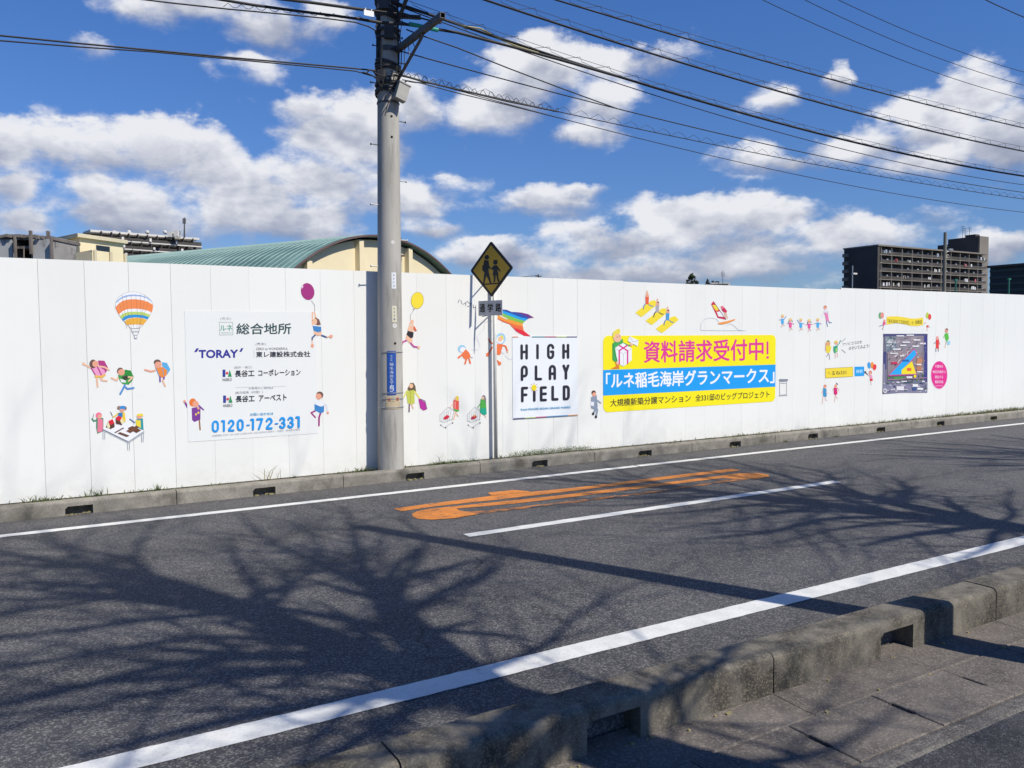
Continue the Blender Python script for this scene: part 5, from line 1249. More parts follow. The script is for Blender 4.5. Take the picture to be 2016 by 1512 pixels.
for r_ in range(1, int(GL/0.72)):
    t = r_*0.72; m = MB()
    sub = ss[::3]
    vs = []
    for s_ in sub:
        z = arch(s_); vs += [gp(s_,t-0.035,z+0.01), gp(s_,t+0.035,z+0.01), gp(s_,t,z+0.085)]
    fs = []
    for i in range(len(sub)-1):
        a = i*3; b = a+3; fs += [(a,a+2,b+2,b),(a+2,a+1,b+1,b+2)]
    if m0 is None:
        m.add(vs, fs); m0 = m.build('standing_seam', M_GREENR, roof); m0.location = (0,0,0); base_t = t
    else:
        c = m0.copy(); COL.objects.link(c); c.parent = roof; c.location = gym_ax*(t-base_t)
m = MB()
m.add([gp(s_,-0.04,arch(s_)+0.03) for s_ in ss]+[gp(s_,-0.04,arch(s_)-0.13) for s_ in ss]+[gp(s_,0.04,arch(s_)+0.03) for s_ in ss]+[gp(s_,0.04,arch(s_)-0.13) for s_ in ss],
      [(i,i+1,k+i+1,k+i) for i in range(k-1)]+[(i,i+1,2*k+i+1,2*k+i) for i in range(k-1)]+[(k+i,k+i+1,3*k+i+1,3*k+i) for i in range(k-1)])
fix_normals(m.build('fascia', M_BROWN, gym))
for s_ in (-9.2, -3.1, 3.6, 9.2):
    m = MB(); z = arch(abs(s_)+0.3)-0.3
    m.obox(gp(s_-0.28,0.75,0), gym_u*0.56, gym_ax*-0.5, Vector((0,0,z))); fix_normals(m.build('pilaster', M_CREAM, gym))
m = MB(); lx0, lz = 1.2, 8.05
for kz in range(6): m.obox(gp(lx0,0.70,lz+kz*0.2), gym_u*1.6, gym_ax*-0.12, Vector((0,0,0.12)))
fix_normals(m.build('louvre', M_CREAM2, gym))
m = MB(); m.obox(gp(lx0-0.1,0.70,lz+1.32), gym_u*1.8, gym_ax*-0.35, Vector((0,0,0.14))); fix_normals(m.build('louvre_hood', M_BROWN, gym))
m = MB(); a = gp(1.5,0.6,arch(1.5)); m.tube([a, a+Vector((0,0,0.28)), a+Vector((1.0,0.5,0.28)), a+Vector((1.0,0.5,-0.15))], 0.03, 5); m.build('roof_hook', M_GALV, gym)

def P2(px, dep, py=600):              # ground position under a picture column, at a given axial distance
    p_ = at_depth(px, py, dep); return Vector((p_.x, p_.y, 0))
def Zat(px, py, dep): return at_depth(px, py, dep).z
# --- cream school penthouse and wing
sch = empty('school_building', tuple(P2(160, 71)), label='cream school building with a small rooftop stair house at left', cat='school building')
c0 = P2(161, 71); zt = Zat(161, 463, 71)
er = (P2(246, 75.5)-c0); el_ = (P2(103, 75)-c0)
m = MB(); m.obox(c0, er, el_, Vector((0,0,zt-0.25))); stair = fix_normals(m.build('stair_house', M_CREAM, sch))
ov = 0.35; er1, el1 = er.normalized(), el_.normalized()
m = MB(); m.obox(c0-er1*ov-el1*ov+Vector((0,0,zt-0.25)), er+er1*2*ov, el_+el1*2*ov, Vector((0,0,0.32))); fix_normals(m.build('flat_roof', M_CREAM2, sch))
wz1, wz0 = Zat(190, 482, 72.2), Zat(190, 495, 72.2)
nout = Vector((er1.y, -er1.x, 0))
m = MB(); m.obox(c0+er*0.36+nout*0.02+Vector((0,0,wz0)), er*0.31, nout*0.03, Vector((0,0,wz1-wz0))); win = fix_normals(m.build('window', M_GLASS, sch))
m = MB()
for f0, f1, za_, zb_ in ((0.345,0.36,wz0-0.05,wz1+0.05),(0.508,0.522,wz0,wz1),(0.67,0.685,wz0-0.05,wz1+0.05)):
    m.obox(c0+er*f0+nout*0.02+Vector((0,0,za_)), er*(f1-f0), nout*0.07, Vector((0,0,zb_-za_)))
m.obox(c0+er*0.345+nout*0.02+Vector((0,0,wz0-0.08)), er*0.34, nout*0.1, Vector((0,0,0.08)))
m.build('window_frame', M_WHITEB, win)
c1 = P2(98, 68); zp = Zat(160, 503, 68)
m = MB(); m.obox(P2(185, 66.5), P2(252, 70)-P2(185, 66.5), el1*3, Vector((0,0,Zat(200,494,67)))); fix_normals(m.build('parapet_wall', M_CREAM, sch))
m = MB(); m.obox(c1, P2(185, 66.5)-c1, Vector((0,4,0)), Vector((0,0,Zat(140,499,67)))); fix_normals(m.build('wing_wall', M_CREAM, sch))
for f in (0.05, 0.5, 0.93):
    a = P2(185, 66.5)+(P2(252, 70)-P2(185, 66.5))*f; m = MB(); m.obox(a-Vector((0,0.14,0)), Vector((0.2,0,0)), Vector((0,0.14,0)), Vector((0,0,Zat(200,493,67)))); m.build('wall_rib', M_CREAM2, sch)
m = MB(); a = P2(105, 68); b = P2(143, 68); zr0, zr1 = Zat(120,497,68), Zat(120,487.5,68)
n_ = 16
for i in range(n_+1): q = a.lerp(b, i/n_); m.box(q.x-0.02,q.x+0.02,q.y-0.02,q.y+0.02,zr0-0.3,zr1)
m.obox(a+Vector((0,-0.03,zr1-0.03)), b-a, Vector((0,0.06,0)), Vector((0,0,0.06))); m.build('railing', M_WHITEB, sch)
# --- old stained structure at the far left
old = empty('old_concrete_block', tuple(P2(50, 26)), label='weathered grey concrete block with dark opening at the left edge', cat='building')
def px_box(m, x0, x1, y0, y1, dep, thick, mi=0):
    a = at_depth(x0, y1, dep); b = at_depth(x1, y1, dep); t = at_depth(x0, y0, dep)
    dirx = Vector((b.x-a.x, b.y-a.y, 0)); back = Vector((-dirx.y, dirx.x, 0)).normalized()*thick
    m.obox(Vector((a.x,a.y,min(a.z,b.z))), dirx, back, Vector((0,0,t.z-a.z)), mi)
m = MB(); px_box(m, -40, 30, 465, 530, 26.4, 1.5); px_box(m, 62, 103, 465, 530, 26.4, 1.5); px_box(m, 28, 64, 464, 472, 26.3, 1.5); px_box(m, 28, 64, 484, 489, 26.25, 1.4); m.build('block_wall', M_OLD, old)
m = MB(); px_box(m, 26, 66, 466, 530, 27.0, 0.3); m.build('opening', M_DARK, old)
m = MB(); px_box(m, -40, 26, 472, 530, 26.3, 0.1); m.build('grey_panel', M_OLDP, old); m = MB(); px_box(m, 66, 99, 471, 530, 26.28, 0.1); m.build('grey_panel', M_OLDP, old)
m = MB()
rr_ = random.Random(2)
for x in range(-40, 100, 5):
    y = 461.5+rr_.uniform(-1.2,1.2)+max(0,(x-60)*0.12); px_box(m, x, x+5.4, y, y+6, 26.2+rr_.uniform(-.1,.1), 1.8)
px_box(m, 58, 62, 454, 500, 26.1, 0.1); px_box(m, 91, 96, 454.5, 470, 26.5, 0.1); px_box(m, 99.5, 102.5, 470, 530, 26.1, 0.12); px_box(m, 28.5, 31.5, 465, 530, 26.1, 0.1)
m.build('broken_coping', M_RUST, old)
m = MB(); m.tube([at_depth(47,487,26.2), at_depth(47,510,26.2)], 0.02, 5); m.build('pipe', M_RUST, old); m = MB(); m.tube([at_depth(92,455,26.5),at_depth(97,457,26.5),at_depth(97,463,26.5),at_depth(92,465,26.5)], 0.012, 5); m.build('pipe', M_RUST, old)

# --- stepped apartment block far left
apt = empty('terraced_apartment_block', tuple(P2(190, 300)), label='long pale apartment block with brown balconies beyond the school', cat='apartment building')
FH = 2.95
zroof = Zat(187, 455, 292)
tiers = [(183, 292, 396, 318, 0), (186, 290, 401, 317, 1), (186, 288, 410, 318, 2), (186, 286, 408, 318, 3)]
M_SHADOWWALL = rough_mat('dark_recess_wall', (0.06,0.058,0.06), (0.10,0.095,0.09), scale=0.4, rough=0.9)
m = MB(); a = P2(184, 298); b = P2(400, 326)
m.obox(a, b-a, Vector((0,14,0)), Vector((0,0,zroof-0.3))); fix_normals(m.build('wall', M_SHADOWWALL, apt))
for xl, dl, xr, dr, k in tiers:
    zf = zroof-FH*k
    a = P2(xl, dl); b = P2(xr, dr); d = b-a
    nrm = Vector((d.y, -d.x, 0)).normalized()
    m = MB(); m.obox(a+Vector((0,0,zf-0.35)), d, -nrm*9, Vector((0,0,0.75 if k == 0 else 0.4))); fix_normals(m.build('floor_slab', M_WHITEB, apt))
    if k > 0:
        m = MB(); m.obox(a+Vector((0,0,zf+0.06)), d*0.97, -nrm*0.15, Vector((0,0,1.05))); fix_normals(m.build('balcony_rail', M_BALC if k > 1 else M_DKCONC, apt))
        for j in range(1, 12):
            c_ = a+d*(j/12+random.uniform(-0.01,0.01)); m = MB(); w_ = random.uniform(0.6,0.9)
            if j % 3 == 0: m.obox(c_+nrm*0.05+Vector((0,0,zf+0.3)), d.normalized()*w_, nrm*0.5, Vector((0,0,random.uniform(0.8,1.2)))); m.build('air_unit', M_WHITEB, apt)
            m = MB(); m.obox(c_-nrm*1.2+Vector((0,0,zf)), d.normalized()*0.25, -nrm*2.0, Vector((0,0,FH))); m.build('party_wall', M_DKCONC, apt)
for x_, y_, w_, h_ in ((330,459,8,9),(342,457,8,11),(205,456,14,3),(222,455,2,6)):
    m = MB(); px_box(m, x_, x_+w_, y_-h_*0.3, y_+h_*0.8, 306, 3); m.build('roof_tank', M_WHITEB, apt)
for x_ in (254, 290, 325):
    m = MB(); c_ = at_depth(x_, 456, 300); m.tube([c_-Vector((0,0,0.9)), c_-Vector((0,0,0.5)), c_, c_+Vector((0,0,0.45))], [0.3,0.7,0.75,0.3], 8); m.build('vent_cowl', M_WHITEB, apt)
m = MB(); m.tube([at_depth(363, 468, 306), at_depth(363, 428, 306)], [0.35, 0.15], 6)
for dx in (-1.6, 1.4): m.tube([at_depth(363+dx, 440, 306), at_depth(363+dx, 430, 306)], 0.35, 5)
m.build('antenna_mast', M_ARM, apt)

# --- dark apartment block right
blk = empty('dark_apartment_block', (258, 180, 0), label='dark brown apartment block with rows of balconies at right', cat='apartment building')
BX0, BX1, BY0, BY1 = 257.8, 325.5, 181.0, 194.6
ZT = 33.4; FL = 2.85; NB = 11; bay = (BX1-BX0-2)/NB
m = MB(); m.box(BX0, BX0+1.2, BY0, BY1, 0, ZT); m.build('shaded_end_wall', M_DKCONC, blk)  # shade of the end turned from the sun is put into this dark colour
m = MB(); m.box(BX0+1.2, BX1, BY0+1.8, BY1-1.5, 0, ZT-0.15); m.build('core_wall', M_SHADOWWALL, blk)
m = MB(); m.box(BX0-0.2, BX1+0.3, BY0-0.3, BY1+0.3, ZT, ZT+0.5); m.build('roof', M_TAUPE, blk)
nfl = 7
rr_ = random.Random(8)
slab0 = pw0 = rl0 = None
for f in range(nfl):
    z = ZT-FL*(f+1)
    m = MB(); m.box(BX0+1.2, BX1, BY0, BY0+1.8, z-0.18, z+0.12); m.build('balcony_slab', M_TAUPE, blk)
    m = MB(); m.box(BX0-0.9, BX0, BY1-2.2, BY1, z, z+1.2); m.build('end_balcony', M_TAUPE, blk)
    for b_ in range(NB):
        xa = BX0+2+b_*bay
        m = MB(); m.box(xa-0.14, xa+0.14, BY0+0.05, BY0+1.8, z+0.12, z+FL-0.18); m.build('party_wall', M_TAUPE, blk)
        m = MB(); m.box(xa+0.16, xa+bay-0.16, BY0+0.02, BY0+0.08, z+0.25, z+1.15); m.build('balcony_rail', M_BALC, blk)
        m = MB(); m.box(xa+0.8, xa+bay-1.6, BY0+1.74, BY0+1.79, z+0.14, z+2.15); m.build('window', M_GLASS, blk)
        if rr_.random() < 0.32:
            m = MB()
            for q in range(rr_.randint(1,4)):
                x_ = xa+rr_.uniform(0.5,bay-1.5); m.box(x_, x_+rr_.uniform(0.5,1.1), BY0-0.05, BY0+0.0, z+rr_.uniform(0.5,0.8), z+rr_.uniform(1.4,1.9))
            m.build('laundry', pmat(rr_.choice([(0.6,0.6,0.6),(0.45,0.12,0.12),(0.5,0.5,0.45),(0.3,0.35,0.4),(0.55,0.5,0.42)])), blk)
        if rr_.random() < 0.6:
            m = MB(); x_ = xa+bay-1.3; m.box(x_, x_+0.8, BY0+1.0, BY0+1.4, z+1.3, z+1.9); m.build('air_unit', M_WHITEB, blk)
m = MB(); m.box(325.0, 331.4, 184.0, 196.5, 0, 41.0); m.build('lift_tower', M_DKCONC, blk)  # dark colour carries the shade of the tower's sunless side
m = MB(); m.box(325.3, 331.5, 183.8, 184.0, 0, 41.0); m.build('sunlit_tower_face', M_TAUPE, blk)  # paler sheet: sunlight on this face put into the colour
m = MB(); m.box(325.2, 326.0, 196.5, 201, 0, 39.0); m.box(326, 329, 186, 190, 41, 42); m.build('tower_wing', M_DKCONC, blk)
m = MB()
for x_, y_, h_ in ((327.5,192,5.2),(327.5,191,4.2),(328,189.5,4.4)):
    m.tube([(x_,y_,41),(x_,y_,41+h_)], 0.09, 5)
    for q in (0.6,0.75,0.9): m.box(x_-0.05,x_+0.05,y_-0.9,y_+0.9,41+h_*q-0.05,41+h_*q+0.05)
m.build('tv_antenna', M_GALV, blk)
# --- dark glazed building right edge
gl = empty('dark_glazed_building', (200, 105, 0), label='low dark building with horizontal bands at the right edge', cat='building')
zt = Zat(1945, 525, 199)
m = MB(); m.box(200, 216, 90, 110.4, 0, zt-0.5); m.build('wall', principled('dark_teal_wall', (0.012,0.022,0.026), 0.6)[0], gl)
m = MB(); m.box(199.4, 216.5, 89.5, 110.9, zt-0.5, zt); m.build('roof', M_DKCONC, gl)
for k_ in range(6):
    z = zt-1.6-k_*1.55
    m = MB(); m.box(199.8, 199.98, 90, 110.4, z, z+0.55); m.build('band', principled('band_grey_green', (0.045,0.06,0.06), 0.7)[0] if k_ == 0 else bpy.data.materials['band_grey_green'], gl)
# --- small background things seen over the hoarding
def px_pole(name, px, ytop, dep, r, mat, arms=None, **k):
    t = at_depth(px, ytop, dep); root = empty(name, (t.x, t.y, 0), **k)
    m = MB(); m.tube([(t.x,t.y,0),(t.x,t.y,t.z)], [r*1.3, r], 10); m.build('shaft', mat, root)
    return root, t
o, t = px_pole('utility_pole', 1861, 457.5, 95, 0.17, rough_mat('old_pole', (0.16,0.15,0.12), (0.22,0.21,0.17), rough=0.9), label='distant concrete pole with lamp arm before the dark apartments', cat='utility pole')
m = MB()
for q in range(7): m.box(t.x+0.1, t.x+0.45, t.y-0.05, t.y+0.05, t.z-0.6-q*0.5, t.z-0.52-q*0.5)
m.build('step_bolt', M_GALV, o)
m = MB(); m.tube([t-Vector((0,0,2.4)), t+Vector((1.0,0,-2.0))], 0.04, 6); m.box(t.x+0.7, t.x+1.45, t.y-0.12, t.y+0.12, t.z-2.0, t.z-1.82); m.build('lamp_head', M_GALV, o)
o, t = px_pole('street_lamp', 1678.5, 523, 110, 0.07, M_GALV, label='thin street lamp before the dark end wall of the apartments', cat='street lamp')
m = MB(); m.box(t.x, t.x+0.8, t.y-0.15, t.y+0.15, t.z-1.15, t.z-0.95); m.build('lamp_head', M_WHITEB, o)
for px_, yt, lb in ((1881.5,552,'green floodlight post left, before the dark apartments'),(1986.5,550,'green floodlight post right, before the dark glazed building')):
    o, t = px_pole('floodlight_post', px_, yt, 90, 0.08, M_GPOLE, label=lb, cat='post')
    m = MB(); m.box(t.x-0.25, t.x+0.25, t.y-0.1, t.y+0.1, t.z-0.05, t.z+0.12); m.build('lamp_head', M_GPOLE, o)
o, t = px_pole('wire_post', 1060, 540, 60, 0.05, M_ARM, label='short dark post with cross-piece above the hoarding right of the sign', cat='post')
m = MB(); m.box(t.x-0.25, t.x+0.25, t.y-0.03, t.y+0.03, t.z-0.18, t.z-0.1); m.build('cross_piece', M_ARM, o)
m = MB(); m.tube([at_depth(1060,542,60), at_depth(1010,547,60), at_depth(940,553,60)], 0.02, 4); m.build('wire', M_ARM, o)
shed = empty('distant_flat_roof', tuple(P2(1415, 150)), label='white flat roof edge with antenna between the far trees', cat='building')
m = MB(); px_box(m, 1403, 1437, 557, 575, 150, 6); m.build('wall', M_WHITEB, shed)
m = MB(); px_box(m, 1399, 1436, 556.2, 558.4, 149.5, 7); m.build('roof', M_WHITEB, shed)
m = MB(); px_box(m, 1403, 1406, 552.5, 556.5, 150, 1); px_box(m, 1410, 1416, 553.5, 556.5, 150, 1); m.build('roof_unit', M_DKCONC, shed)
m = MB(); m.tube([at_depth(1423,560,149), at_depth(1423,533,149)], 0.05, 5)
for dx in (-2.6, 2.6): m.tube([at_depth(1423+dx,545,149), at_depth(1423+dx,536,149)], 0.045, 5)
m.build('antenna', M_ARM, shed)
def far_tree(px, ytop, wpx, dep, label, seed):
    R_ = random.Random(seed)
    t = at_depth(px, ytop, dep); base = Vector((t.x, t.y, 0)); w = wpx/FPX*dep/2
    root = empty('evergreen_tree', tuple(base), label=label, cat='tree')
    m = MB(); m.tube([base, Vector((t.x,t.y,t.z*0.5)), Vector((t.x,t.y,t.z*0.95))], [0.35,0.22,0.05], 7)
    hh = w*2.0
    for i in range(14):
        a = R_.uniform(0, 6.28); z = t.z-hh*R_.uniform(0.15,0.9); rr2 = w*R_.uniform(0.5,0.95)*min(1,(t.z-z)/hh+0.2); m.tube([Vector((t.x,t.y,z-0.3)), Vector((t.x+math.cos(a)*rr2, t.y+math.sin(a)*rr2, z+0.4))], [0.07,0.02], 4)
    m.build('trunk', M_BARK, root)
    m = MB()
    for c_ in range(60):
        fz = R_.random(); z = t.z-hh*fz; rad = w*(0.12+0.88*min(1, fz*1.5))
        a = R_.uniform(0, 6.28); rr2 = rad*math.sqrt(R_.random()); cc = Vector((t.x+math.cos(a)*rr2, t.y+math.sin(a)*rr2, z+R_.uniform(-.2,.2)))
        for l in range(26):
            d = Vector((R_.gauss(0,1),R_.gauss(0,1),R_.gauss(0,0.8)))*w*0.10; q = cc+d; s_ = w*0.10
            e1 = Vector((R_.gauss(0,1),R_.gauss(0,1),R_.gauss(0,1))).normalized()*s_; e2 = Vector((R_.gauss(0,1),R_.gauss(0,1),R_.gauss(0,1))).normalized()*s_
            m.add([q-e1, q+e2, q+e1, q-e2], [(0,1,2,3)])
    m.build('crown', M_TREEG, root)
far_tree(1362, 541, 26, 120, 'dark evergreen treetop showing over the hoarding above the yoga figures', 3)
far_tree(1393, 551.5, 9, 130, 'tiny dark treetop beside the white flat roof', 4)

# ================================================================== STREET TREES (behind the viewer's side of the road; their shadows fall on it)
def inv(sx_, sy_, z):                  # point at height z whose shadow falls at (sx_, sy_) on the road
    k = (z-ZR)/math.tan(SUN_EL); return Vector((sx_+SUN_AZ.x*k, sy_+SUN_AZ.y*k, z))
def grow(m, p0, d0, length, r0, R_, level, maxlev):
    n = max(3, int(length/0.35)); pts = [Vector(p0)]; d = Vector(d0).normalized()
    for i in range(n):
        d = (d+Vector((R_.gauss(0,0.11),R_.gauss(0,0.11),R_.gauss(0.035,0.07)))).normalized()
        pts.append(pts[-1]+d*(length/n))
    rs = [r0*(1-0.72*i/n) for i in range(n+1)]
    m.tube(pts, rs, 6 if level < 2 else 4, cap=False)
    if level >= maxlev: return
    nch = max(2, int(length/(0.42 if level > 0 else 0.5)))
    for c in range(nch):
        i = max(1, int(n*(0.22+0.75*(c+R_.random())/nch))); i = min(i, n)
        t = (pts[i]-pts[i-1]).normalized()
        ax = Vector((R_.gauss(0,1),R_.gauss(0,1),R_.gauss(0,0.5))); ax = (ax-t*ax.dot(t)).normalized()
        ang = R_.uniform(0.45,0.95)
        nd = t*math.cos(ang)+ax*math.sin(ang)
        grow(m, pts[i], nd, length*R_.uniform(0.38,0.62), max(rs[i]*0.6, 0.004), R_, level+1, maxlev)
def limb(m, nodes, radii, R_, maxlev=3, density=1.0, sub_len=1.6):
    pts = smooth_pts(nodes, 5)
    k = len(pts); rs = []
    for i in range(k):
        f = i/(k-1)*(len(radii)-1); a = int(f); b = min(a+1, len(radii)-1); rs.append(radii[a]*(1-(f-a))+radii[b]*(f-a))
    m.tube(pts, rs, 8, cap=True)
    tot = sum((pts[i+1]-pts[i]).length for i in range(k-1))
    for c in range(int(tot*1.7*density)):
        i = R_.randint(max(1,k//6), k-1); t = (pts[i]-pts[i-1]).normalized()
        ax = Vector((R_.gauss(0,1),R_.gauss(0,1),R_.gauss(0,0.6))); ax = (ax-t*ax.dot(t)).normalized()
        ang = R_.uniform(0.5,1.0); grow(m, pts[i], t*math.cos(ang)+ax*math.sin(ang), sub_len*R_.uniform(0.6,1.2), max(0.010, rs[i]*0.44), R_, 1, maxlev)
def street_tree_a(ox=0.0, oy=0.0, seed=21, label='bare spreading street tree nearest the viewer on the sidewalk'):
    root = empty('street_tree', (4.25+ox, oy, ZG), label=label, cat='tree', group='bare street trees on the near sidewalk')
    R_ = random.Random(seed)
    m = MB(); m.tube(smooth_pts([(4.3+ox,-0.1+oy,-0.3),(4.25+ox,oy,1),(4.22+ox,0.02+oy,3),inv(2.32+ox,4.0+oy,4.9)]), [0.30]*6+[0.27]*6+[0.245]*7, 12); m.build('trunk', M_BARK, root)
    B = lambda a_, b_, z_: inv(a_+ox, b_+oy, z_)
    limbs = [
      ([B(2.32,4.0,4.9),B(1.95,5.0,6.2),B(1.45,6.5,7.9),B(0.85,8.0,9.4),B(0.25,8.9,10.5),B(-0.3,9.8,11.3)], [0.17,0.15,0.13,0.10,0.06,0.03]),
      ([B(2.32,4.0,4.8),B(2.32,4.8,5.8),B(2.38,5.5,6.7),B(2.5,6.1,7.4)], [0.15,0.14,0.12,0.10]),
      ([B(2.5,6.1,7.4),B(2.7,7.2,8.5),B(3.1,8.5,9.6),B(3.5,9.9,10.9)], [0.07,0.055,0.04,0.02]),
      ([B(2.5,6.1,7.4),B(2.9,6.9,8.2),B(3.6,7.7,8.8),B(3.8,8.8,9.8)], [0.055,0.045,0.03,0.015]),
      ([B(2.4,5.6,6.8),B(2.9,6.0,7.4),B(3.5,6.3,8.0),B(4.2,7.0,8.8)], [0.06,0.05,0.035,0.02]),
      ([B(2.5,6.1,7.4),B(2.4,7.4,8.8),B(2.2,8.8,10.0),B(2.3,10.2,11.2)], [0.055,0.045,0.03,0.02]),
      ([B(1.95,5.0,6.2),B(1.4,5.4,6.6),B(0.8,5.6,7.0),B(-0.1,5.5,7.4),B(-1.0,5.7,8)], [0.08,0.07,0.055,0.04,0.02]),
      ([B(1.5,6.4,7.8),B(0.9,6.6,8.2),B(0.2,6.7,8.6),B(-0.8,6.9,9.2)], [0.06,0.05,0.035,0.02]),
      ([B(1.9,5.1,6.3),B(1.7,6.2,7.5),B(1.7,7.5,8.8),B(1.9,9.0,10.2)], [0.065,0.05,0.035,0.02]),
      ([B(2.3,4.3,5.2),B(1.7,4.5,5.8),B(1.0,4.6,6.4),B(0.2,4.6,7.0)], [0.08,0.065,0.05,0.025]),
      ([B(2.3,4.4,5.3),B(3.0,4.6,6.0),B(3.6,5.0,6.8),B(4.5,5.4,7.6)], [0.04,0.03,0.022,0.012]),
      ([B(0.9,7.9,9.3),B(1.0,9.0,10.4),B(1.4,10.4,11.6)], [0.05,0.035,0.02]),
      ([B(1.2,7.2,8.6),B(0.2,7.6,9.2),B(-0.8,8.2,9.9)], [0.05,0.04,0.02]),
    ]
    limbs += [
      ([B(2.4,3.6,4.4),B(2.9,3.5,4.9),B(3.4,3.6,5.5),B(4.1,3.9,6.3)], [0.05,0.04,0.03,0.015]),
      ([B(2.5,3.3,4.0),B(3.0,2.9,4.6),B(3.6,2.7,5.3),B(4.4,2.8,6.0)], [0.045,0.035,0.025,0.012]),
      ([B(2.4,3.5,4.3),B(1.9,3.2,4.8),B(1.5,2.6,5.4),B(1.2,2.0,6.2)], [0.07,0.06,0.04,0.02]),
      ([B(2.32,4.1,4.9),B(1.9,4.2,5.4),B(1.2,3.9,6.0),B(0.5,3.8,6.6)], [0.07,0.05,0.035,0.02]),
      ([B(2.35,3.7,4.5),B(2.0,3.6,4.9),B(1.6,3.3,5.3),B(1.1,3.0,5.9)], [0.10,0.08,0.06,0.03]),
      ([B(2.3,4.2,5.0),B(1.6,5.0,6.0),B(0.6,5.2,6.8),B(-0.5,5.1,7.6)], [0.05,0.04,0.03,0.015]),
      ([B(1.9,5.2,6.4),B(1.1,6.0,7.4),B(0.0,6.1,8.2),B(-1.0,6.2,9.0)], [0.05,0.04,0.03,0.015]),
      ([B(1.4,6.6,8.0),B(0.7,7.3,8.8),B(-0.3,7.4,9.4),B(-1.2,7.9,10.0)], [0.05,0.04,0.028,0.015]),
      ([B(1.0,7.6,9.0),B(0.9,8.6,10.0),B(0.3,9.6,11.0),B(0.2,10.6,12.0)], [0.045,0.035,0.025,0.012]),
      ([B(1.6,6.3,7.6),B(2.1,7.1,8.4),B(2.6,8.1,9.3),B(2.7,9.4,10.4)], [0.035,0.03,0.02,0.01]),
      ([B(0.9,7.8,9.2),B(0.1,8.0,9.8),B(-0.9,8.7,10.5)], [0.045,0.03,0.015]),
    ]
    m = MB()
    for i_, (nd, rd) in enumerate(limbs): limb(m, nd, [r_*(1.32 if i_ < 2 else 1.1) for r_ in rd], R_, 3, 1.9, 1.75)
    m.build('branches', M_BARK, root)
street_tree_a()
street_tree_a(6.95, 0.55, 33, 'bare street tree on the near sidewalk, second along to the right')
def street_tree_b(x0, y0, seed, label, spread=1.0, mirror=1):
    root = empty('street_tree', (x0, y0, ZG), label=label, cat='tree', group='bare street trees on the near sidewalk')
    R_ = random.Random(seed)
    m = MB(); top = Vector((x0, y0, 4.6)); m.tube(smooth_pts([(x0,y0,-0.3),(x0+0.03,y0,1.5),(x0,y0+0.03,3),top]), [0.22]*6+[0.19]*6+[0.17]*7, 12); m.build('trunk', M_BARK, root)
    m = MB()
    for k in range(9):
        a = k/9*6.28+R_.uniform(-0.3,0.3); sp = spread*R_.uniform(0.7,1.15)
        st = top-Vector((0,0,R_.uniform(0,0.9)))
        nd = [st]
        for j in range(1,5):
            f = j/4; rad = sp*(1.1*f+2.1*f*f); nd.append(Vector((st.x+math.cos(a)*rad+R_.gauss(0,0.12), st.y+math.sin(a)*rad+R_.gauss(0,0.12), st.z+f*(6.0-rad*0.45))))
        limb(m, nd, [0.13,0.10,0.075,0.05,0.025], R_, 3, 1.4, 1.7)
    limb(m, [top, top+Vector((0.1,0.1,2.2)), top+Vector((-0.1,0.2,4.3)), top+Vector((0,0,6.4))], [0.15,0.11,0.07,0.02], R_, 3, 1.0, 1.5)
    m.build('branches', M_BARK, root)
street_tree_b(18.6, 0.0, 9, 'bare street tree on the near sidewalk, farthest to the right', 0.9)
street_tree_b(-2.9, 0.0, 13, 'bare street tree on the near sidewalk, left of the viewer', 0.7)
# plain pole on the near sidewalk whose shadow crosses the road
NP = Vector((6.12, 2.28, 0))
npo = empty('sidewalk_pole', (NP.x, NP.y, ZG), label='plain concrete pole on the near sidewalk just outside the view', cat='utility pole')
tip = on_z(692, 1043.5, ZR); hh = (Vector((tip.x-NP.x, tip.y-NP.y, 0)).length)*math.tan(SUN_EL)+ZR
m = MB(); m.tube([(NP.x,NP.y,-0.3),(NP.x,NP.y,hh)], [0.175,0.11], 24); m.build('shaft', M_POLE, npo, smooth=True)

# ================================================================== WEEDS
def weeds(name, spots, mat, seed, label=None):
    R_ = random.Random(seed); m = MB()
    for (x, y, z, h, n, spread) in spots:
        for i in range(n):
            bx, by = x+R_.gauss(0,spread), min(y+R_.gauss(0,spread*0.3), YF-0.02)
            by = max(by, KF1-0.03)
            hh_ = h*R_.uniform(0.4,1.1); lean = Vector((R_.gauss(0,0.4),R_.gauss(-0.1,0.3),1)).normalized()*hh_
            w = R_.uniform(0.003,0.007); b = Vector((bx,by,z)); a = R_.uniform(0,3.14); s_ = Vector((math.cos(a),math.sin(a),0))*w
            mid = b+lean*0.55; tip_ = b+lean+Vector((lean.x*0.4,lean.y*0.4,-hh_*0.12))
            m.add([b-s_, b+s_, mid+s_*0.8, mid-s_*0.8, tip_], [(0,1,2,3),(3,2,4)])
    return m.build(name, mat, kind='stuff')
sp = []; rr_ = random.Random(4)
for i in range(300):
    x = rr_.uniform(-0.5, 24); sp.append((x, rr_.uniform(11.37,11.6), -0.02, rr_.choice([0.03,0.05,0.07]), rr_.randint(3,8), 0.04))
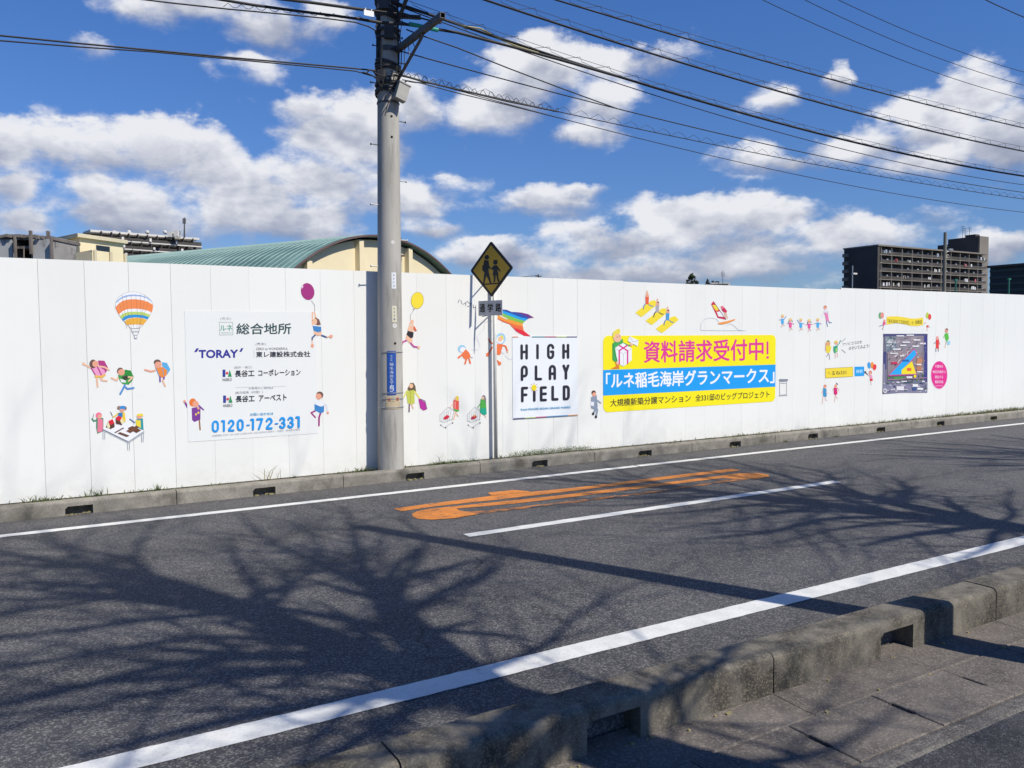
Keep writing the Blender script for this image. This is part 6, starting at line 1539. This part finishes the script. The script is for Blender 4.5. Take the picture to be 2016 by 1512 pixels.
for px_, h, n, s_ in ((75,0.12,40,0.10),(100,0.10,30,0.08),(185,0.17,34,0.06),(280,0.08,20,0.08),(308,0.13,26,0.04),(155,0.06,30,0.12),(700,0.12,50,0.1),(728,0.12,50,0.08),(880,0.10,60,0.12),(868,0.09,40,0.1),(905,0.07,40,0.1),(985,0.1,20,0.03),(1450,0.10,50,0.15),(1460,0.10,30,0.12),(1500,0.08,30,0.2),(1400,0.07,50,0.2),(1290,0.06,50,0.25),(1600,0.08,70,0.3),(1790,0.10,120,0.4),(1850,0.10,120,0.4),(1920,0.12,160,0.5),(1985,0.14,260,0.6),(1760,0.09,80,0.3)):
    x = on_y(px_, 950, YF-0.12).x; sp.append((x, YF-0.13, -0.02, h, n, s_))
weeds('verge_grass', sp, M_LEAF, 5)
sp = []
for px_, h, n, s_ in ((640,0.05,20,0.2),(530,0.3,7,0.03),(540,0.24,6,0.05),(872,0.26,5,0.02),(1180,0.05,60,0.4),(1540,0.08,90,0.4),(1700,0.09,120,0.5),(1880,0.12,160,0.6),(1970,0.13,200,0.6),(250,0.05,40,0.3),(430,0.04,30,0.3),(1050,0.05,40,0.4)):
    x = on_y(px_, 950, YF-0.12).x; sp.append((x, YF-0.13, -0.02, h, n, s_))
for i in range(200):
    x = rr_.uniform(-0.5, 24); sp.append((x, rr_.uniform(11.37,11.6), -0.02, 0.04, rr_.randint(2,6), 0.05))
weeds('dry_grass', sp, M_DRY, 6)
# low leafy ground cover right of the sign post
m = MB(); R_ = random.Random(9)
for i in range(5200):
    x = R_.choice([R_.uniform(6.8,8.6), R_.gauss(7.35,0.25), R_.gauss(8.1,0.3), R_.uniform(5.4,6.3)]); y = R_.uniform(11.37,11.6); z = -0.015+abs(R_.gauss(0,0.022)) + (0.07 if 6.9 < x < 8.5 else 0)*R_.random()
    e1 = Vector((R_.gauss(0,1),R_.gauss(0,1),R_.gauss(0,0.5))).normalized()*0.008; e2 = Vector((R_.gauss(0,1),R_.gauss(0,1),R_.gauss(0,0.8))).normalized()*0.006; q = Vector((x,y,z))
    m.add([q-e1,q+e2,q+e1,q-e2], [(0,1,2,3)])
for i in range(160):
    x = R_.choice([13.1, 14.6, 3.2])+R_.gauss(0,0.05); y = 11.16+R_.gauss(0,0.02); z = ZR+abs(R_.gauss(0,0.02))
    e1 = Vector((R_.gauss(0,1),R_.gauss(0,1),R_.gauss(0,0.5))).normalized()*0.01; e2 = Vector((R_.gauss(0,1),R_.gauss(0,1),R_.gauss(0,0.8))).normalized()*0.007; q = Vector((x,y,z))
    if x > 5: m.add([q-e1,q+e2,q+e1,q-e2], [(0,1,2,3)])
m.build('ground_cover', M_LEAF, kind='stuff')
print('POLYS', sum(len(o.data.polygons) for o in COL.objects if o.type == 'MESH'))
